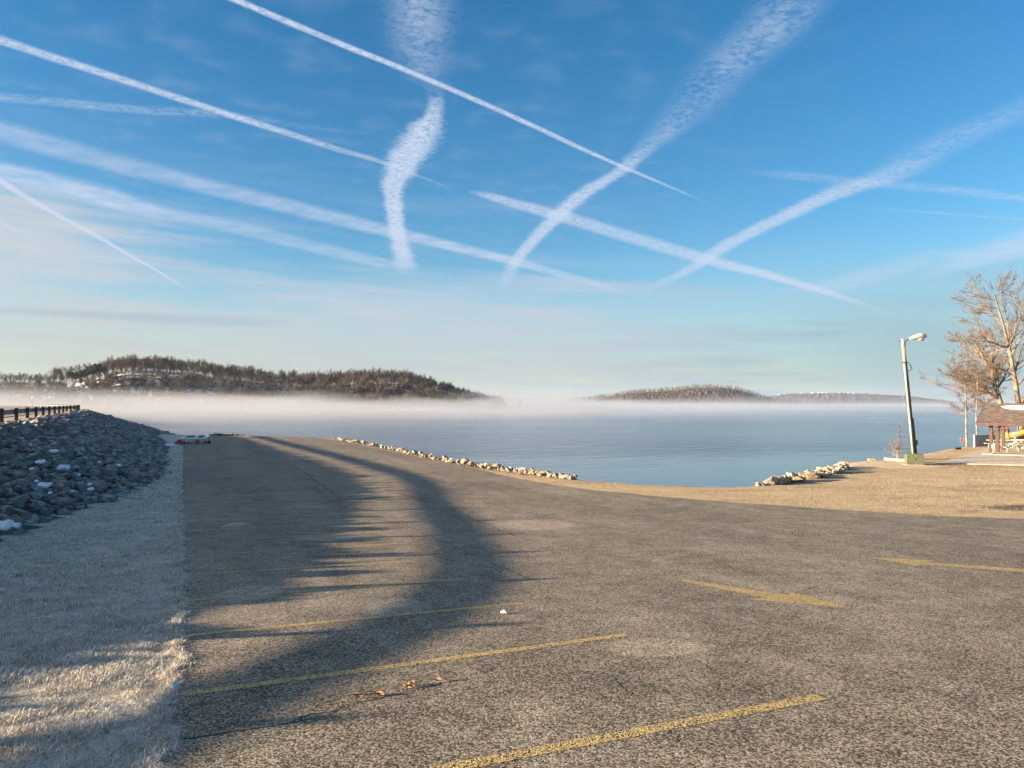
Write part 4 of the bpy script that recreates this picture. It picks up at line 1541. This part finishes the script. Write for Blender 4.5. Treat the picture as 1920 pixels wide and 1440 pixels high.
# ------------------------------------------------------------------ boat on its trailer with tarp, at the end of the lot
q = gpt(365, 833)
kk = q[1] / FPX
bt = tag(empty('boat_trailer', (q[0], q[1] + .3, float(land(q[1])) + .02), R(-2)), 'small grey flat bottomed boat with pale rim on a low trailer', 'boat')
W_ = 46 * kk
MB().prism([(-W_ / 2 + .05, .22), (W_ / 2 - .22, .22), (W_ / 2 - .03, .52), (-W_ / 2, .52)], -.48, .48).build('hull', M['hull'], bt, bevel=.02)
for yy in (-.5, .5):
    MB().box((0, yy, .55), (W_, .12, .07)).build('rim', M['rim'], bt)
for xx in (-W_ / 2 + .1, .10, W_ / 2 - .13):
    MB().box((xx, 0, .555), (.24, .9, .065)).build('thwart', M['rim'], bt)
for xx in (-W_ / 4 + .06, W_ / 4 - .02):
    MB().box((xx, 0, .53), (W_ / 2 - .30, .88, .03)).build('well', M['teal'], bt)
MB().box((0, 0, .16), (W_ + .3, .5, .06)).build('chassis', M['dark'], bt)
for xx in (-W_ / 2 + .22, W_ / 2 - .1):
    for yy in (-.52, .52):
        w_ = MB().tube([(xx, yy - .07, .13), (xx, yy + .07, .13)], .14, 14).build('wheel', M['dark'], bt)
        MB().tube([(xx, yy - .08, .13), (xx, yy + .08, .13)], .06, 10).build('rim_disc', M['hull'], w_)
MB().box((W_ / 2 - .82, -.56, .22), (.46, .16, .30)).build('fuel_tank', M['red'], bt, bevel=.03)
MB().box((W_ / 2 - .56, -.55, .26), (.05, .1, .22)).build('reflector', M['sign_white'], bt)
MB().tube([(-W_ / 2, 0, .2), (-W_ / 2 - .5, 0, .3)], .03, 6).build('tow_bar', M['dark'], bt)


bt.scale = (1, 1, 1.25)
for ch in bt.children:
    if ch.name.split('.')[0] in ('hull', 'rim', 'thwart', 'well'):
        ch.rotation_euler = (R(10), 0, 0)   # hull rests nose-down toward the lot
        ch.location = (0, 0, .03)


def crumple(name, x, y, w, d, h, mat, label, cat, seed, kind=None):
    r = np.random.default_rng(seed)
    q = gpt(x, y)
    n = 16
    V = []
    for j in range(n):
        for i in range(n):
            a, b = i / (n - 1) * 2 - 1, j / (n - 1) * 2 - 1
            rr = max(abs(a), abs(b))
            V.append((a * w / 2 * (1 + r.normal(0, .04)), b * d / 2 * (1 + r.normal(0, .04)), max(0, (1 - rr ** 1.5)) * h * (.8 + .25 * r.random()) + .01))
    o = link(name, np_mesh(name, V, grid_faces(n, n), mat, None, True))
    o.location = (q[0], q[1], H(q[0], q[1]) + .01)
    return tag(o, label, cat, kind=kind)


crumple('tarp', 336, 833, 14 * kk, 1.2, .5, M['red'], 'crumpled red tarp on the frosted grass beside the boat', 'tarp', 1)
crumple('snow_bank', 318, 835, 27 * kk, .9, .16, M['snow'], 'low strip of old snow beside the red tarp', 'snow', 2, 'stuff')

# litter and leaves on the asphalt
o = crumple('paper_scrap', 945, 1153, .11, .08, .045, M['paper'], 'small crumpled white paper scrap on the asphalt', 'litter', 4); o.location.z += LOT_UP
o = crumple('plastic_scrap', 327, 1293, .05, .16, .05, M['paper'], 'thin white plastic scrap at the grass edge', 'litter', 5); o.location.z += LOT_UP
for i, (x, y, s) in enumerate(((672, 1312, .10), (690, 1310, .13), (708, 1307, .15), (765, 1293, .12), (776, 1289, .14), (818, 1281, .10), (760, 1126, .08), (1317, 1132, .06))):
    q = gpt(x, y)
    n = 10
    V = [(0, 0, .02)]
    for k in range(n):
        a = 2 * math.pi * k / n
        rr = s * (.35 + .65 * (k % 2)) * rng.uniform(.6, 1)
        V.append((math.cos(a) * rr * .8, math.sin(a) * rr * .45, rng.uniform(.002, .05)))
    Fq = [(0, 1 + k, 1 + (k + 1) % n) for k in range(n)]
    o = link('fallen_leaf', np_mesh('fallen_leaf', V, Fq, M['leaf'])); o.location = (q[0], q[1], float(land(q[1])) + LOT_UP + .006)
    o.rotation_euler = (0, 0, rng.uniform(-.5, .5))
    tag(o, 'curled dry brown leaf lying on the asphalt', 'leaf', 'dry leaves on the asphalt')


# ------------------------------------------------------------------ grass
def mat_blade(name, stops, rnd_scale):
    m, g, b = new_mat(name)
    t_ = g.node('ShaderNodeAttribute', attribute_name='tint').outputs['Fac']
    pos = g.node('ShaderNodeNewGeometry').outputs['Position']
    if rnd_scale < 1:
        x_, y_, z_ = g.xyz(pos)
        n = g.noise(g.vec(g.mul(x_, .3), y_), 1.1, 5, .68)
        f_ = g.add(g.mul(t_, .3), g.mul(g.ramp(n, .3, .68), .7))
    else:
        n = g.noise(pos, rnd_scale, 4, .6)
        f_ = g.add(g.mul(t_, .55), g.mul(n, .5))
    g.put(b.inputs['Base Color'], g.cramp(f_, stops))
    b.inputs['Roughness'].default_value = .85
    b.inputs['Specular IOR Level'].default_value = .2
    return m


def blades(name, label, X, Y, hgt, wid, lie, mat, keepz):
    n = len(X)
    Z = keepz
    a = rng.uniform(0, 2 * math.pi, n)
    dirx, diry = np.cos(a), np.sin(a)
    ln = hgt * rng.uniform(.6, 1.4, n)
    k = lie * rng.uniform(.2, 1.3, n)
    sx, sy = -diry * wid / 2, dirx * wid / 2
    base = np.stack([X, Y, Z - .01], 1)
    mid = base + np.stack([dirx * ln * k * .45, diry * ln * k * .45, ln * .62 * np.maximum(.25, 1 - k * .4)], 1)
    tip = base + np.stack([dirx * ln * k * 1.15, diry * ln * k * 1.15, ln * np.maximum(.18, 1 - k * .75)], 1)
    s_ = np.stack([sx, sy, np.zeros(n)], 1)
    V = np.stack([base - s_, base + s_, mid + s_ * .8, mid - s_ * .8, tip], 1).reshape(-1, 3)
    i = np.arange(n)[:, None] * 5
    T3 = np.concatenate([i + np.array([[0, 1, 2]]), i + np.array([[0, 2, 3]]), i + np.array([[3, 2, 4]])])
    tint = np.repeat(rng.random(n), 5)
    o = link(name, np_mesh(name, V, T3, mat, None, False, tint))
    return tag(o, label, 'grass', kind='stuff')


M['frost_blade'] = mat_blade('frosted_grass_blades', [(.20, (.10, .09, .05)), (.34, (.31, .255, .165)), (.48, (.56, .50, .40)), (.66, (.72, .68, .61)), (.85, (.84, .82, .78))], 2.2)
M['dry_blade'] = mat_blade('dry_grass_blades', [(.15, (.20, .135, .070)), (.38, (.36, .265, .145)), (.58, (.48, .375, .23)), (.85, (.58, .475, .32))], .45)


def sample_left(n, y0, y1, power):
    u_ = rng.random(n)
    Y = (y0 ** (1 - power) + u_ * (y1 ** (1 - power) - y0 ** (1 - power))) ** (1 / (1 - power))
    L_ = -.76 * Y - 1.5
    R_ = left_edge(Y) + .10 * rng.normal(size=n)
    X = L_ + (R_ - L_) * rng.random(n) ** .9
    return X, Y


X, Y = sample_left(420000, 4.2, 34, 1.02)
ok = (dam_z(crest_offset(X, Y), Y) < land(Y) + .05)
X, Y = X[ok], Y[ok]
# thatch lies in clumps: denser and taller where the clump pattern is high
cl = np.sin(X * 3.1 + np.sin(Y * 2.2) * 1.5) * np.sin(Y * 2.7 + np.sin(X * 1.9) * 1.7)
cl = .6 * cl + .6 * np.sin(X * 9.3 + Y * 2 + np.sin(Y * 7.1) * 1.4) * np.sin(Y * 8.1 - X * 1.7 + np.sin(X * 6.3) * 1.6)
ok = rng.random(len(X)) < .55 + .5 * cl
X, Y, cl = X[ok], Y[ok], cl[ok]
blades('frosted_grass', 'frost covered matted grass between riprap bank and asphalt', X, Y, np.interp(Y, [4, 10, 34], [.060, .065, .075]) * (1 + .6 * cl), np.interp(Y, [4, 10, 34], [.0035, .005, .013]), 1.5, M['frost_blade'], land(Y))
n = 34000
Y = 4.2 * (34 / 4.2) ** rng.random(n)
X = left_edge(Y) + .05 * np.sin(Y * 2.1) + .04 * np.sin(Y * 5.3 + 1) + rng.normal(-.06, .045, n) + .04 * np.sin(Y * 11 + np.sin(Y * 4) * 2)
blades('frosted_grass', 'ragged frosted grass creeping over the asphalt edge', X, Y, np.interp(Y, [4, 10, 34], [.07, .075, .08]), np.interp(Y, [4, 10, 34], [.004, .0055, .014]), 1.3, M['frost_blade'], land(Y) + .012)
X, Y = sample_left(60000, 33, 96, 1.1)
ok = (dam_z(crest_offset(X, Y), Y) < land(Y) + .02) & (X > -.76 * Y)
X, Y = X[ok], Y[ok]
blades('frosted_grass', 'thin frosted grass on the far strip beside the lot', X, Y, .07, .035, 1.2, M['frost_blade'], land(Y))

n = 200000
Y = rng.uniform(26, 72, n) ** 1.0
X = rng.uniform(-28, 52, n)
sd = poly_sd(X, Y, LAKE)
ok = (X > right_edge(Y) - .06 * np.abs(rng.normal(size=n))) & (X < .78 * Y + 3) & (sd < .3) & (Y > ASPH[0, 1] - 1)
wpoly = np.array(WP)
ok &= poly_sd(X, Y, wpoly) < .1
pc = np.array([37.75, 62.9]); loc = np.stack([(X - pc[0]) * e_.x + (Y - pc[1]) * e_.y, (X - pc[0]) * f_.x + (Y - pc[1]) * f_.y], 1)
ok &= ~((loc[:, 0] > .2) & (loc[:, 1] > .2) & (loc[:, 1] < 7.2))
X, Y = X[ok], Y[ok]
blades('dry_grass', 'straw coloured dormant lawn along the shore of the lake', X, Y, .05, .012, 1.9, M['dry_blade'], height(X, Y))

# ------------------------------------------------------------------ mist on the lake and haze in the air
def mat_mist():
    m = bpy.data.materials.new('lake_mist')
    m.use_nodes = True
    nt = m.node_tree
    nt.nodes.remove(nt.nodes['Principled BSDF'])
    g = G(nt)
    vol = g.node('ShaderNodeVolumePrincipled')
    vol.inputs['Anisotropy'].default_value = 0.0
    co = g.node('ShaderNodeTexCoord').outputs['Object']
    x, y, z = g.xyz(co)
    h = g.add(z, 1.0)
    plume = g.noise(g.vec(g.mul(x, .011), g.mul(y, .0012), g.mul(z, .06)), 1.0, 6, .68)
    body = g.noise(g.vec(g.mul(x, .006), g.mul(y, .004), g.mul(z, .02)), 1.0, 3, .55)
    top = g.add(g.mul(g.sub(plume, .5), 42.0), g.add(g.mul(body, 4.0), 12.0))
    top = g.add(top, g.ramp(x, -220, 60, -3.0, -5.5))
    fine = g.noise(g.vec(g.mul(x, .035), g.mul(y, .006), g.mul(z, .16)), 1.0, 5, .65)
    top = g.mul(top, g.ramp(fine, .25, .75, 1.0, 1.9))
    prof = g.m('POWER', g.ramp(g.div(h, g.m('MAXIMUM', top, .5)), 1.0, .0, smooth=False), 2.6)
    lead = g.sub(y, g.ramp(x, -110, 150, 104, 215, False))
    front = g.ramp(lead, 0, g.ramp(x, -110, 130, 85, 260, False), .0, 1.0)
    side = g.ramp(x, -150, 330, .016, .0024, False)
    g.put(vol.inputs['Color'], g.mix(g.ramp(x, -160, 160), (.46, .495, .565), (.37, .435, .565)))  # paler where the low sun lights the mist; light put into its colour
    den = g.mul(g.mul(prof, front), g.mul(side, g.ramp(body, .3, .7, .45, 1.4)))
    g.put(vol.inputs['Density'], den)
    nt.links.new(vol.outputs[0], nt.nodes['Material Output'].inputs['Volume'])
    try:
        m.cycles.volume_step_rate = .09
    except Exception:
        pass
    return m


MIST = MB()
MIST.box((900, 850, 11.5), (2600, 1500, 25.1))
mist = MIST.build('mist', mat_mist())
tag(mist, 'pale steam fog drifting low across the lake', 'mist', kind='stuff')

hm = bpy.data.materials.new('thin_haze'); hm.use_nodes = True
hm.node_tree.nodes.remove(hm.node_tree.nodes['Principled BSDF'])
hv = hm.node_tree.nodes.new('ShaderNodeVolumePrincipled')
hv.inputs['Color'].default_value = (.55, .72, 1.0, 1)
hv.inputs['Density'].default_value = .000042
hm.node_tree.links.new(hv.outputs[0], hm.node_tree.nodes['Material Output'].inputs['Volume'])
hz = MB().box((0, 0, 36), (11400, 11400, 116)).build('haze', hm)
tag(hz, 'thin blue morning haze over the lake and hills', 'haze', kind='stuff')
